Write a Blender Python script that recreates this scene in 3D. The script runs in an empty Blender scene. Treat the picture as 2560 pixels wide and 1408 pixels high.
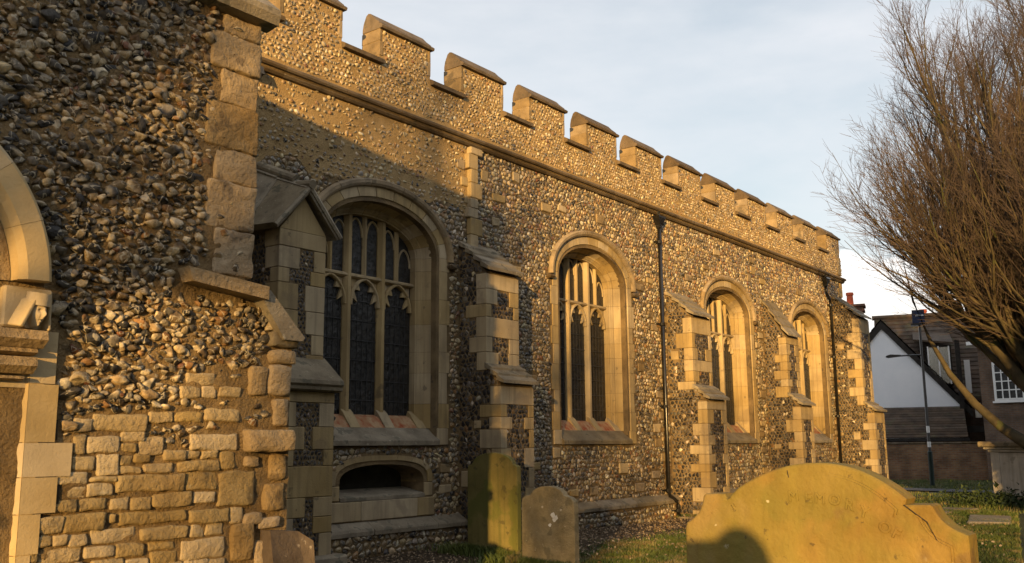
import bpy, bmesh, math, random
import numpy as np
from mathutils import Vector, Matrix
from math import radians, sin, cos, pi, sqrt, tan
R = np.random.default_rng(7)
random.seed(7)
sc = bpy.context.scene
COL = sc.collection

# ------------------------------------------------------------------ camera
F = 2380.0                                   # focal length in px of a 2560 px wide frame
CR = np.array([[0.6166693, -0.1292069, -0.7765465],
               [-0.7871776, -0.1117173, -0.6065234],
               [-0.0083867, 0.9853044, -0.1706014]])
cam_d = bpy.data.cameras.new('camera')
cam = bpy.data.objects.new('camera', cam_d)
COL.objects.link(cam)
cam_d.lens = 36.0 * F / 2560.0
cam_d.sensor_width = 36.0
cam_d.clip_start = 0.02
cam_d.clip_end = 3000
m4 = Matrix.Identity(4)
for i in range(3):
    for j in range(3):
        m4[i][j] = CR[i][j]
cam.matrix_world = m4
sc.camera = cam
GZ = -1.58                                   # ground level, camera at eye height

# ------------------------------------------------------------------ light
SUN_AZ = radians(26.85)                      # light travels along +X turned towards +Y
SUN_EL = radians(6.2)
ld = Vector((cos(SUN_AZ) * cos(SUN_EL), sin(SUN_AZ) * cos(SUN_EL), -sin(SUN_EL)))
sun_d = bpy.data.lights.new('sun', 'SUN')
sun_d.energy = 5.0
sun_d.angle = radians(0.6)
sun_d.color = (1.0, 0.615, 0.21)
sun = bpy.data.objects.new('sun', sun_d)
sun.rotation_euler = ld.to_track_quat('-Z', 'Y').to_euler()
sun.location = (-20, -10, 20)
COL.objects.link(sun)

w = bpy.data.worlds.new('World')
sc.world = w
w.use_nodes = True
nt = w.node_tree
nt.nodes.clear()


def N(nt, t, **k):
    n = nt.nodes.new(t)
    for a, b in k.items():
        if a.startswith('i_'):
            n.inputs[a[2:].replace('_', ' ')].default_value = b
        else:
            setattr(n, a, b)
    return n


def ramp(nt, stops, interp='LINEAR'):
    r = nt.nodes.new('ShaderNodeValToRGB')
    e = r.color_ramp.elements
    r.color_ramp.interpolation = interp
    while len(e) < len(stops):
        e.new(0.5)
    for k, (p, c) in enumerate(stops):
        e[k].position = p
        e[k].color = (*c, 1) if len(c) == 3 else c
    return r


def g3(v):
    return (v, v, v)


out = N(nt, 'ShaderNodeOutputWorld')
bg = N(nt, 'ShaderNodeBackground')
bg.inputs['Strength'].default_value = 0.075
sky = N(nt, 'ShaderNodeTexSky', sky_type='NISHITA', sun_disc=False)
sky.sun_elevation = SUN_EL
sky.sun_rotation = math.atan2(-ld.x, -ld.y)
sky.altitude = 50
sky.air_density = 1.0
sky.dust_density = 1.2
sky.ozone_density = 1.5
tc = N(nt, 'ShaderNodeTexCoord')
# the high thin veil of cloud
mp = N(nt, 'ShaderNodeMapping')
mp.inputs['Scale'].default_value = (1.2, 2.2, 6.0)
nt.links.new(tc.outputs['Generated'], mp.inputs['Vector'])
n1 = N(nt, 'ShaderNodeTexNoise', i_Scale=1.6, i_Detail=7.0, i_Roughness=0.55)
nt.links.new(mp.outputs[0], n1.inputs['Vector'])
r1 = ramp(nt, [(0.28, g3(0.50)), (0.72, g3(1.0))])
nt.links.new(n1.outputs['Fac'], r1.inputs[0])
sx = N(nt, 'ShaderNodeSeparateXYZ')
nt.links.new(tc.outputs['Generated'], sx.inputs[0])
mixA = N(nt, 'ShaderNodeMix', data_type='RGBA')
mixA.inputs['B'].default_value = (7.0, 7.05, 7.3, 1)
mulF = N(nt, 'ShaderNodeMath', operation='MULTIPLY')
mulF.inputs[1].default_value = 0.92
nt.links.new(r1.outputs[0], mulF.inputs[0])
nt.links.new(mulF.outputs[0], mixA.inputs['Factor'])
skm = N(nt, 'ShaderNodeMix', data_type='RGBA', blend_type='MULTIPLY')
skm.inputs['Factor'].default_value = 1.0
skm.inputs['B'].default_value = (1.9, 1.75, 1.6, 1)
nt.links.new(sky.outputs[0], skm.inputs['A'])
nt.links.new(skm.outputs['Result'], mixA.inputs['A'])
# cumulus bank along the horizon
n2 = N(nt, 'ShaderNodeTexNoise', i_Scale=7.0, i_Detail=9.0, i_Roughness=0.55)
nt.links.new(tc.outputs['Generated'], n2.inputs['Vector'])
n2b = N(nt, 'ShaderNodeMath', operation='MULTIPLY_ADD')
n2b.inputs[1].default_value = 0.15
n2b.inputs[2].default_value = 0.105
nt.links.new(n2.outputs['Fac'], n2b.inputs[0])
df = N(nt, 'ShaderNodeMath', operation='SUBTRACT')
nt.links.new(n2b.outputs[0], df.inputs[0])
nt.links.new(sx.outputs['Z'], df.inputs[1])
r2 = ramp(nt, [(0.500, g3(0)), (0.506, g3(1))])
ad = N(nt, 'ShaderNodeMath', operation='ADD')
ad.inputs[1].default_value = 0.5
nt.links.new(df.outputs[0], ad.inputs[0])
nt.links.new(ad.outputs[0], r2.inputs[0])
r3 = ramp(nt, [(0.50, (10.5, 10.3, 10.0)), (0.56, (9.2, 8.8, 8.2)), (0.62, (7.0, 7.0, 7.3))])
nt.links.new(ad.outputs[0], r3.inputs[0])
mixB = N(nt, 'ShaderNodeMix', data_type='RGBA')
nt.links.new(r2.outputs[0], mixB.inputs['Factor'])
nt.links.new(mixA.outputs['Result'], mixB.inputs['A'])
nt.links.new(r3.outputs[0], mixB.inputs['B'])
nt.links.new(mixB.outputs['Result'], bg.inputs['Color'])
nt.links.new(bg.outputs[0], out.inputs['Surface'])

vs = sc.view_settings
vs.view_transform = 'Standard'
vs.look = 'None'
vs.gamma = 1
vs.use_curve_mapping = False
vs.exposure = 0.85
sc.cycles.max_bounces = 6
sc.cycles.diffuse_bounces = 3
sc.cycles.transparent_max_bounces = 4

# ------------------------------------------------------------------ materials


def mat(name, c1, c2, scale=3.0, detail=8.0, rough=0.85, bump=0.3, bscale=40.0, spots=None, spec=0.3, vcol=False,
        rnd=0.0, streak=None, dist=0.02, coord='Object'):
    """c1/c2 noise mix; spots = (colour, scale, threshold); rnd = value change per object; streak = (colour, amount)"""
    m = bpy.data.materials.new(name)
    m.use_nodes = True
    nt = m.node_tree
    b = nt.nodes['Principled BSDF']
    b.inputs['Roughness'].default_value = rough
    b.inputs['Specular IOR Level'].default_value = spec
    geo = N(nt, 'ShaderNodeNewGeometry')
    pos = geo.outputs['Position']
    n = N(nt, 'ShaderNodeTexNoise', i_Scale=scale, i_Detail=detail, i_Roughness=0.6)
    nt.links.new(pos, n.inputs['Vector'])
    r = ramp(nt, [(0.33, c1), (0.67, c2)])
    nt.links.new(n.outputs['Fac'], r.inputs[0])
    col = r.outputs[0]
    if vcol:
        at = N(nt, 'ShaderNodeVertexColor', layer_name='fcol')
        mx = N(nt, 'ShaderNodeMix', data_type='RGBA', blend_type='MULTIPLY')
        mx.inputs['Factor'].default_value = 1.0
        nt.links.new(at.outputs[0], mx.inputs['A'])
        nt.links.new(col, mx.inputs['B'])
        col = mx.outputs['Result']
    if streak:
        mp = N(nt, 'ShaderNodeMapping')
        mp.inputs['Scale'].default_value = (9, 9, 0.5)
        nt.links.new(pos, mp.inputs['Vector'])
        ns = N(nt, 'ShaderNodeTexNoise', i_Scale=1.3, i_Detail=5.0)
        nt.links.new(mp.outputs[0], ns.inputs['Vector'])
        rs = ramp(nt, [(0.48, g3(0)), (0.70, g3(streak[1]))])
        nt.links.new(ns.outputs['Fac'], rs.inputs[0])
        mx = N(nt, 'ShaderNodeMix', data_type='RGBA')
        nt.links.new(rs.outputs[0], mx.inputs['Factor'])
        nt.links.new(col, mx.inputs['A'])
        mx.inputs['B'].default_value = (*streak[0], 1)
        col = mx.outputs['Result']
    for sp in (spots or []):
        ns = N(nt, 'ShaderNodeTexNoise', i_Scale=sp[1], i_Detail=4.0, i_Roughness=0.55)
        nt.links.new(pos, ns.inputs['Vector'])
        rs = ramp(nt, [(sp[2], g3(0)), (min(1, sp[2] + 0.05), g3(sp[3] if len(sp) > 3 else 0.85))])
        nt.links.new(ns.outputs['Fac'], rs.inputs[0])
        mx = N(nt, 'ShaderNodeMix', data_type='RGBA')
        nt.links.new(rs.outputs[0], mx.inputs['Factor'])
        nt.links.new(col, mx.inputs['A'])
        mx.inputs['B'].default_value = (*sp[0], 1)
        col = mx.outputs['Result']
    if rnd:
        oi = N(nt, 'ShaderNodeObjectInfo')
        hs = N(nt, 'ShaderNodeHueSaturation')
        mr = N(nt, 'ShaderNodeMapRange')
        mr.inputs['To Min'].default_value = 1 - rnd
        mr.inputs['To Max'].default_value = 1 + rnd
        nt.links.new(oi.outputs['Random'], mr.inputs['Value'])
        nt.links.new(mr.outputs[0], hs.inputs['Value'])
        mr2 = N(nt, 'ShaderNodeMapRange')
        mr2.inputs['To Min'].default_value = 1.15
        mr2.inputs['To Max'].default_value = 0.8
        nt.links.new(oi.outputs['Random'], mr2.inputs['Value'])
        nt.links.new(mr2.outputs[0], hs.inputs['Saturation'])
        nt.links.new(col, hs.inputs['Color'])
        col = hs.outputs[0]
    nt.links.new(col, b.inputs['Base Color'])
    if bump:
        nb = N(nt, 'ShaderNodeTexNoise', i_Scale=bscale, i_Detail=6.0, i_Roughness=0.65)
        nt.links.new(pos, nb.inputs['Vector'])
        bp = N(nt, 'ShaderNodeBump')
        bp.inputs['Strength'].default_value = bump
        bp.inputs['Distance'].default_value = dist
        nt.links.new(nb.outputs['Fac'], bp.inputs['Height'])
        nt.links.new(bp.outputs[0], b.inputs['Normal'])
    return m


M = {}
M['mortar'] = mat('lime mortar', (.27, .18, .075), (.42, .29, .135), 2.2, bump=0.9, bscale=45, dist=.03,
                  spots=[((.16, .12, .07), 5, .66, .6)])
M['mortar_dark'] = mat('weathered mortar with joint shadow', (.11, .078, .040), (.23, .16, .08), 3, bump=0.9, bscale=40, dist=.03,
                       spots=[((.07, .055, .04), 4, .6, .7)])
M['mortar_old'] = mat('old yellow mortar', (.23, .15, .065), (.38, .265, .13), 2.6, bump=1.0, bscale=38, dist=.08,
                      spots=[((.10, .075, .045), 3.2, .60, .75), ((.42, .32, .18), 6, .64, .5)])
M['limestone'] = mat('dressed limestone', (.30, .22, .11), (.45, .345, .19), 1.3, bump=0.4, bscale=60, rnd=.09,
                     spots=[((.24, .18, .11), 1.8, .60, .55), ((.13, .10, .065), 7, .66, .6), ((.10, .08, .055), 2.3, .68, .6)], streak=((.19, .145, .085), .6), dist=.015)
M['limestone_old'] = mat('weathered grey limestone', (.15, .12, .08), (.30, .25, .17), 3, bump=0.6, bscale=35, rnd=.2,
                         spots=[((.09, .085, .06), 6, .58, .7), ((.42, .38, .28), 14, .66, .6)], dist=.02)
M['stained'] = mat('stained limestone', (.17, .125, .07), (.34, .25, .14), 3, bump=.6, bscale=30, rnd=.15,
                   spots=[((.10, .08, .05), 4, .58, .7)], dist=.02)
M['coping'] = mat('lichened coping stone', (.075, .055, .033), (.165, .118, .070), 3.5, bump=0.6, bscale=30, rnd=.2,
                  spots=[((.07, .06, .04), 7, .6, .7), ((.36, .32, .24), 26, .70, .7)], dist=.02)
M['rubble'] = mat('clunch rubble stone', (.33, .235, .115), (.50, .38, .20), 2.0, bump=0.9, bscale=22, rnd=.2,
                  spots=[((.16, .125, .075), 4.5, .60, .7), ((.60, .52, .36), 9, .66, .5)], dist=.035)
M['quoin_old'] = mat('eroded quoin stone', (.27, .185, .09), (.44, .32, .175), 2.4, bump=1.0, bscale=18, rnd=.18,
                     spots=[((.14, .10, .06), 3.5, .60, .7), ((.12, .12, .07), 2, .66, .6)], dist=.04)
M['pier'] = mat('smooth pier limestone', (.46, .34, .175), (.60, .47, .28), 1.6, bump=0.35, bscale=45, rnd=.08,
                spots=[((.26, .18, .09), 2.5, .64, .6), ((.30, .28, .10), 1.7, .68, .5)], dist=.015)
M['flint'] = mat('flint', (.72, .72, .72), (1.15, 1.12, 1.05), 18, 6, rough=.42, bump=0.5, bscale=60, vcol=True, spec=.5,
                 dist=.01)
M['flint_big'] = mat('large flint', (.45, .42, .40), (1.45, 1.38, 1.22), 17, 8, rough=.45, bump=0.8, bscale=32, vcol=True,
                     spec=.45, dist=.02)
def rind(m, scale=11, lo=.485, hi=.515, colr=(.46, .40, .29)):
    nt = m.node_tree
    b = nt.nodes['Principled BSDF']
    src = b.inputs['Base Color'].links[0].from_socket
    g_ = N(nt, 'ShaderNodeNewGeometry')
    n_ = N(nt, 'ShaderNodeTexNoise', i_Scale=scale, i_Detail=2.0, i_Distortion=.6)
    nt.links.new(g_.outputs['Position'], n_.inputs['Vector'])
    w_ = (hi - lo)
    r_ = ramp(nt, [(lo - w_ * .3, g3(0)), (lo, g3(.8)), (hi, g3(.8)), (hi + w_ * .3, g3(0))])
    nt.links.new(n_.outputs['Fac'], r_.inputs[0])
    x_ = N(nt, 'ShaderNodeMix', data_type='RGBA')
    nt.links.new(r_.outputs[0], x_.inputs['Factor'])
    nt.links.new(src, x_.inputs['A'])
    x_.inputs['B'].default_value = (*colr, 1)
    nt.links.new(x_.outputs['Result'], b.inputs['Base Color'])


rind(M['flint_big'])
rind(M['flint'], 16, .49, .51)
M['knapped'] = mat('knapped flint', (.6, .6, .65), (1.1, 1.05, 1.0), 22, 5, rough=.4, bump=0.5, bscale=35, vcol=True,
                   spec=.35, dist=.02)
M['stain'] = mat('red stained sill', (.30, .13, .06), (.43, .30, .17), 5, bump=.2, streak=((.28, .055, .018), 1.0),
                 bscale=40, dist=.01)
M['glass'] = mat('leaded window glass', (.010, .011, .012), (.035, .032, .028), 12, rough=.2, bump=.8, bscale=7,
                 spec=.4, dist=.05)
M['lead'] = mat('lead came', (.03, .03, .032), (.06, .06, .06), 10, rough=.6, bump=.1)
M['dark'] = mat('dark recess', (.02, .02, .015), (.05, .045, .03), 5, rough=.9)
M['iron'] = mat('black painted iron', (.006, .006, .007), (.014, .013, .012), 6, rough=.28, bump=.15, bscale=25, spec=.6,
                dist=.005)
M['grave_green'] = mat('algae covered gravestone', (.15, .095, .020), (.27, .18, .05), 4.2, bump=.9, bscale=11,
                       spots=[((.12, .115, .022), 3.0, .50, .40), ((.13, .13, .025), 1.6, .56, .35), ((.20, .15, .06), 2.1, .60, .5), ((.13, .08, .03), 5, .58, .7),
                              ((.34, .28, .17), 9, .70, .7), ((.07, .05, .02), 34, .66, .75), ((.42, .38, .26), 24, .72, .8)], streak=((.24, .18, .035), .55), dist=.015)
M['grave_moss'] = mat('moss stained gravestone', (.11, .095, .028), (.20, .165, .055), 2.2, bump=.4, bscale=30,
                      spots=[((.10, .11, .024), 1.7, .52, .7), ((.06, .055, .025), 7, .62, .6)], streak=((.08, .085, .025), .6), dist=.01)
M['grave_grey'] = mat('lichen spotted gravestone', (.19, .155, .09), (.33, .275, .17), 4, bump=.7, bscale=34,
                      spots=[((.16, .14, .09), 4.5, .56, .75), ((.62, .58, .48), 17, .69, .9), ((.36, .20, .07), 9, .70, .7)],
                      dist=.02)
M['slab'] = mat('mottled pinkish slab', (.075, .055, .040), (.15, .115, .085), 4, bump=.7, bscale=25,
                spots=[((.48, .42, .34), 8, .62, .7)], dist=.02)  # base colour darkened to stand in for the shade over the slab
M['tomb'] = mat('pale tomb stone', (.42, .38, .32), (.60, .55, .47), 2, bump=.3, bscale=30,
                spots=[((.22, .20, .15), 3, .62, .6)], streak=((.25, .22, .17), .5))
M['ground'] = mat('churchyard turf soil', (.022, .030, .010), (.060, .066, .020), .9, bump=.8, bscale=14,
                  spots=[((.055, .038, .022), 1.3, .60, .6)], dist=.06)
M['grass'] = mat('grass blades', (.040, .070, .012), (.105, .125, .030), 1.4, rough=.6, bump=0,
                 spots=[((.20, .155, .07), 2.2, .54, .8)])
M['soil'] = mat('bare soil by the wall', (.035, .024, .014), (.085, .058, .032), 5, bump=1, bscale=30, dist=.04)
M['litter'] = mat('dry litter', (.12, .07, .035), (.42, .33, .22), 9, bump=.3)
M['path'] = mat('grey tarmac', (.045, .045, .05), (.08, .078, .08), 2, bump=.6, bscale=80, dist=.01)
M['render'] = mat('white lime render', (.68, .71, .76), (.82, .83, .86), .5, bump=.2, bscale=8)
M['wood'] = mat('dark stained timber', (.012, .010, .009), (.035, .03, .025), 4, bump=.3)
M['tile'] = mat('clay roof tile', (.045, .033, .024), (.105, .072, .048), 2.4, bump=.7, bscale=20, rnd=.2,
                spots=[((.09, .085, .05), 2.5, .58, .6)])
M['tile_red'] = mat('red clay tile', (.22, .075, .04), (.32, .13, .07), 2.4, bump=.5, bscale=20)
M['pot'] = mat('red chimney pot', (.33, .07, .035), (.42, .11, .06), 2.4, bump=.2)
M['white'] = mat('white gloss paint', (.72, .72, .72), (.82, .82, .80), 2, rough=.4, bump=0)
M['bark'] = mat('mossy bark', (.040, .034, .020), (.10, .078, .042), 3, bump=.9, bscale=25,
                spots=[((.07, .08, .022), 1.6, .58, .7)])
M['twig'] = mat('winter twigs', (.055, .041, .034), (.12, .086, .066), .7, rough=.8, bump=0)
M['leaf'] = mat('dark evergreen leaves', (.015, .030, .010), (.04, .06, .018), 1.5, rough=.6, bump=0)
M['green_metal'] = mat('dark green painted steel', (.012, .022, .020), (.02, .035, .03), 4, rough=.4, bump=0)
M['sign'] = mat('navy sign face', (.012, .02, .05), (.02, .03, .07), 4, rough=.4, bump=0)
M['coat'] = mat('dark wool coat', (.02, .022, .03), (.04, .042, .05), 9, bump=.3)
M['skin'] = mat('skin', (.45, .26, .18), (.52, .32, .23), 9, bump=0, rough=.5)
M['hair'] = mat('brown hair', (.03, .02, .012), (.06, .04, .025), 30, bump=.5)
M['crack'] = mat('open joint', (.03, .02, .012), (.06, .045, .03), 9, bump=.3)


def brick_mat(name, c1, c2, mort, sc_=1.0, axis='XZ'):
    m = bpy.data.materials.new(name)
    m.use_nodes = True
    nt = m.node_tree
    b = nt.nodes['Principled BSDF']
    b.inputs['Roughness'].default_value = .9
    t = N(nt, 'ShaderNodeTexCoord')
    s = N(nt, 'ShaderNodeSeparateXYZ')
    c = N(nt, 'ShaderNodeCombineXYZ')
    nt.links.new(t.outputs['Object'], s.inputs[0])
    nt.links.new(s.outputs[axis[0]], c.inputs[0])
    nt.links.new(s.outputs[axis[1]], c.inputs[1])
    br = N(nt, 'ShaderNodeTexBrick')
    br.inputs['Scale'].default_value = 1
    br.inputs['Brick Width'].default_value = .225 * sc_
    br.inputs['Row Height'].default_value = .075 * sc_
    br.inputs['Mortar Size'].default_value = .011 * sc_
    br.inputs['Color1'].default_value = (*c1, 1)
    br.inputs['Color2'].default_value = (*c2, 1)
    br.inputs['Mortar'].default_value = (*mort, 1)
    nt.links.new(c.outputs[0], br.inputs['Vector'])
    n = N(nt, 'ShaderNodeTexNoise', i_Scale=1.6, i_Detail=6.0)
    nt.links.new(t.outputs['Object'], n.inputs['Vector'])
    r = ramp(nt, [(.35, g3(.6)), (.65, g3(1.25))])
    nt.links.new(n.outputs['Fac'], r.inputs[0])
    mx = N(nt, 'ShaderNodeMix', data_type='RGBA', blend_type='MULTIPLY')
    mx.inputs['Factor'].default_value = 1
    nt.links.new(br.outputs['Color'], mx.inputs['A'])
    nt.links.new(r.outputs[0], mx.inputs['B'])
    nt.links.new(mx.outputs['Result'], b.inputs['Base Color'])
    bp = N(nt, 'ShaderNodeBump')
    bp.inputs['Strength'].default_value = .6
    bp.inputs['Distance'].default_value = .01
    bp.invert = True
    nt.links.new(br.outputs['Fac'], bp.inputs['Height'])
    nt.links.new(bp.outputs[0], b.inputs['Normal'])
    return m


M['brick'] = brick_mat('old red brick', (.16, .07, .035), (.24, .13, .06), (.16, .13, .09))
M['brick_house'] = brick_mat('brown house brick', (.12, .07, .045), (.17, .10, .06), (.13, .11, .09))
M['chimbrick'] = brick_mat('chimney brick', (.20, .07, .04), (.14, .06, .035), (.10, .08, .06))

# ------------------------------------------------------------------ mesh helpers


class MB:
    def __init__(s):
        s.v = []
        s.f = []
        s.c = []

    def add(s, vs, fs, col=None):
        k = len(s.v)
        s.v += [tuple(p) for p in vs]
        s.f += [tuple(i + k for i in f) for f in fs]
        if col is not None:
            s.c += [(*col, 1)] * len(vs)
        return s

    def box(s, x0, x1, y0, y1, z0, z1):
        vs = [(x0, y0, z0), (x1, y0, z0), (x1, y1, z0), (x0, y1, z0), (x0, y0, z1), (x1, y0, z1), (x1, y1, z1), (x0, y1, z1)]
        return s.add(vs, [(0, 3, 2, 1), (4, 5, 6, 7), (0, 1, 5, 4), (1, 2, 6, 5), (2, 3, 7, 6), (3, 0, 4, 7)])

    def prism(s, poly, a0, a1, axis='X'):
        """poly in the other two coordinates, extruded along axis"""
        n = len(poly)

        def p3(p, a):
            return {'X': (a, p[0], p[1]), 'Y': (p[0], a, p[1]), 'Z': (p[0], p[1], a)}[axis]
        vs = [p3(p, a0) for p in poly] + [p3(p, a1) for p in poly]
        fs = [tuple(range(n)), tuple(range(2 * n - 1, n - 1, -1))] + [(i, (i + 1) % n, n + (i + 1) % n, n + i) for i in range(n)]
        return s.add(vs, fs)

    def tube(s, pts, rad, k=8, cap=True):
        pts = [Vector(p) for p in pts]
        rads = rad if hasattr(rad, '__len__') else [rad] * len(pts)
        vs = []
        for i, p in enumerate(pts):
            d = (pts[min(i + 1, len(pts) - 1)] - pts[max(i - 1, 0)]).normalized()
            a = d.cross(Vector((0, 0, 1)) if abs(d.z) < .9 else Vector((0, 1, 0))).normalized()
            b = d.cross(a)
            for j in range(k):
                t = 2 * pi * j / k
                vs.append(p + (a * cos(t) + b * sin(t)) * rads[i])
        fs = []
        for i in range(len(pts) - 1):
            for j in range(k):
                fs.append((i * k + j, i * k + (j + 1) % k, (i + 1) * k + (j + 1) % k, (i + 1) * k + j))
        if cap:
            fs.append(tuple(range(k)))
            fs.append(tuple(range((len(pts) - 1) * k, len(pts) * k)))
        return s.add(vs, fs)

    def build(s, name, m, parent=None, smooth=False, fix=True):
        me = bpy.data.meshes.new(name)
        me.from_pydata(s.v, [], s.f)
        if fix:
            bm = bmesh.new()
            bm.from_mesh(me)
            bmesh.ops.recalc_face_normals(bm, faces=bm.faces)
            bm.to_mesh(me)
            bm.free()
        if s.c:
            a = me.color_attributes.new('fcol', 'FLOAT_COLOR', 'POINT')
            a.data.foreach_set('color', np.array(s.c, dtype=np.float32).ravel())
        if smooth:
            me.polygons.foreach_set('use_smooth', [True] * len(me.polygons))
        me.materials.append(M[m] if isinstance(m, str) else m)
        return link(name, me, parent)


def link(name, me, parent=None):
    o = bpy.data.objects.new(name, me)
    COL.objects.link(o)
    if parent is not None:
        o.parent = parent
    return o


def empty(name, loc=(0, 0, 0), rz=0):
    o = bpy.data.objects.new(name, None)
    o.location = loc
    o.rotation_euler = (0, 0, rz)
    COL.objects.link(o)
    return o


def tag(o, label=None, cat=None, group=None, kind=None):
    if label:
        o['label'] = label
    if cat:
        o['category'] = cat
    if group:
        o['group'] = group
    if kind:
        o['kind'] = kind
    return o


def np_mesh(name, V, faces, m, parent=None, cols=None, smooth=False, kind=None):
    """V (n,3); faces list of int arrays, each (k,nv)"""
    me = bpy.data.meshes.new(name)
    me.vertices.add(len(V))
    me.vertices.foreach_set('co', np.asarray(V, dtype=np.float32).ravel())
    loops = np.concatenate([f.ravel() for f in faces])
    tot = np.concatenate([np.full(len(f), f.shape[1]) for f in faces])
    start = np.concatenate([[0], np.cumsum(tot)[:-1]])
    me.loops.add(len(loops))
    me.loops.foreach_set('vertex_index', loops.astype(np.int32))
    me.polygons.add(len(tot))
    me.polygons.foreach_set('loop_start', start.astype(np.int32))
    me.polygons.foreach_set('loop_total', tot.astype(np.int32))
    if smooth:
        me.polygons.foreach_set('use_smooth', np.ones(len(tot), dtype=bool))
    me.update(calc_edges=True)
    if cols is not None:
        a = me.color_attributes.new('fcol', 'FLOAT_COLOR', 'POINT')
        c = np.ones((len(V), 4), dtype=np.float32)
        c[:, :3] = cols
        a.data.foreach_set('color', c.ravel())
    me.materials.append(M[m])
    o = link(name, me, parent)
    if kind:
        o['kind'] = kind
    return o


_CB = None


def chamfer_geo(x0, x1, y0, y1, z0, z1, bev=.01, jit=0.0):
    lo = (x0, y0, z0)
    hi = (x1, y1, z1)
    vs, idx = [], {}
    for sx in (0, 1):
        for sy in (0, 1):
            for sz in (0, 1):
                s = (sx, sy, sz)
                c = [hi[a] if s[a] else lo[a] for a in range(3)]
                j = [random.uniform(-jit, jit) for _ in range(3)]
                for a in range(3):
                    p = [c[b] + (0 if b == a else (-bev if s[b] else bev)) + j[b] for b in range(3)]
                    idx[(s, a)] = len(vs)
                    vs.append(tuple(p))
    fs = []
    for a in range(3):
        b, c = (a + 1) % 3, (a + 2) % 3
        for sa in (0, 1):
            def S(sb, s_c):
                t = [0, 0, 0]
                t[a] = sa
                t[b] = sb
                t[c] = s_c
                return tuple(t)
            q = [idx[(S(0, 0), a)], idx[(S(1, 0), a)], idx[(S(1, 1), a)], idx[(S(0, 1), a)]]
            fs.append(tuple(q if sa else q[::-1]))
        # edges along c, between axes a and b
        for sa in (0, 1):
            for sb in (0, 1):
                def T(s_c):
                    t = [0, 0, 0]
                    t[a] = sa
                    t[b] = sb
                    t[c] = s_c
                    return tuple(t)
                q = [idx[(T(0), a)], idx[(T(0), b)], idx[(T(1), b)], idx[(T(1), a)]]
                fs.append(tuple(q if sa == sb else q[::-1]))
    for sx in (0, 1):
        for sy in (0, 1):
            for sz in (0, 1):
                s = (sx, sy, sz)
                q = [idx[(s, 0)], idx[(s, 1)], idx[(s, 2)]]
                fs.append(tuple(q if (sx + sy + sz) % 2 else q[::-1]))
    return vs, fs


def stone(name, m, parent, x0, x1, y0, y1, z0, z1, bev=.008, jit=.0):
    b = MB()
    b.add(*chamfer_geo(x0, x1, y0, y1, z0, z1, bev, jit))
    return b.build(name, m, parent, fix=False)


def rough_block(name, m, parent, x0, x1, z0, z1, yf, dep=.05, bul=.012, n=5, cr=.010):
    """a hand-worn wall block: rounded outline, slightly bulged uneven face, front at y = yf"""
    W, H = x1 - x0, z1 - z0

    def div(L, st):
        k = max(2, int((L - .05) / st))
        return [0, min(.006, L * .1), min(.018, L * .25)] + [.018 + (L - .036) * i / k for i in range(1, k)] + \
            [L - min(.018, L * .25), L - min(.006, L * .1), L]
    us, vs_ = div(W, .045), div(H, .035)
    nx, nz = len(us) - 1, len(vs_) - 1
    sd = random.random() * 100
    tilt = random.uniform(-.10, .10)
    vs, fs = [], []
    for j, v in enumerate(vs_):
        for i, u in enumerate(us):
            eu, ev = min(u, W - u), min(v, H - v)
            x, z = x0 + u, z0 + v
            # outline is uneven and the corners are worn off
            c = max(0, 1 - (eu + ev) / (cr * 1.8))
            x += c * cr * .7 * (1 if u < W / 2 else -1)
            z += c * cr * .7 * (1 if v < H / 2 else -1)
            x += .007 * noise(z * 17 + sd, i // 4 + 3)
            z += .008 * noise(x * 13 + sd, j // 4 + 9)
            e = min(eu, ev)
            nn = noise(x * 9 + sd, z * 9)
            n2 = noise(x * 23 + sd, z * 23 + 7)
            n3 = noise(x * 55 + sd, z * 55 + 7)
            y = yf + (dep if e < 1e-6 else bul * 1.3 if e < .007 else bul * .45 if e < .019 else 0)
            y += (.010 * nn + .007 * n2 + .005 * n3) * (0 if e < 1e-6 else 1) + (z - (z0 + z1) / 2) * tilt
            vs.append((x, y, z))
    for j in range(nz):
        for i in range(nx):
            a = j * (nx + 1) + i
            fs.append((a, a + 1, a + nx + 2, a + nx + 1))
    b = MB()
    b.add(vs, fs)
    return b.build(name, m, parent, smooth=True, fix=False)


_P = R.random((256, 256)) * 2 - 1


def noise(x, y):
    xi, yi = math.floor(x), math.floor(y)
    fx, fy = x - xi, y - yi
    fx = fx * fx * (3 - 2 * fx)
    fy = fy * fy * (3 - 2 * fy)
    xi %= 256
    yi %= 256
    x2, y2 = (xi + 1) % 256, (yi + 1) % 256
    a = _P[xi, yi] + (_P[x2, yi] - _P[xi, yi]) * fx
    c = _P[xi, y2] + (_P[x2, y2] - _P[xi, y2]) * fx
    return a + (c - a) * fy


def vnoise(x, y):
    xi, yi = np.floor(x).astype(int), np.floor(y).astype(int)
    fx, fy = x - xi, y - yi
    fx = fx * fx * (3 - 2 * fx)
    fy = fy * fy * (3 - 2 * fy)
    a, c = xi % 256, yi % 256
    a2, c2 = (xi + 1) % 256, (yi + 1) % 256
    p = _P[a, c] + (_P[a2, c] - _P[a, c]) * fx
    q = _P[a, c2] + (_P[a2, c2] - _P[a, c2]) * fx
    return p + (q - p) * fy


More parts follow.
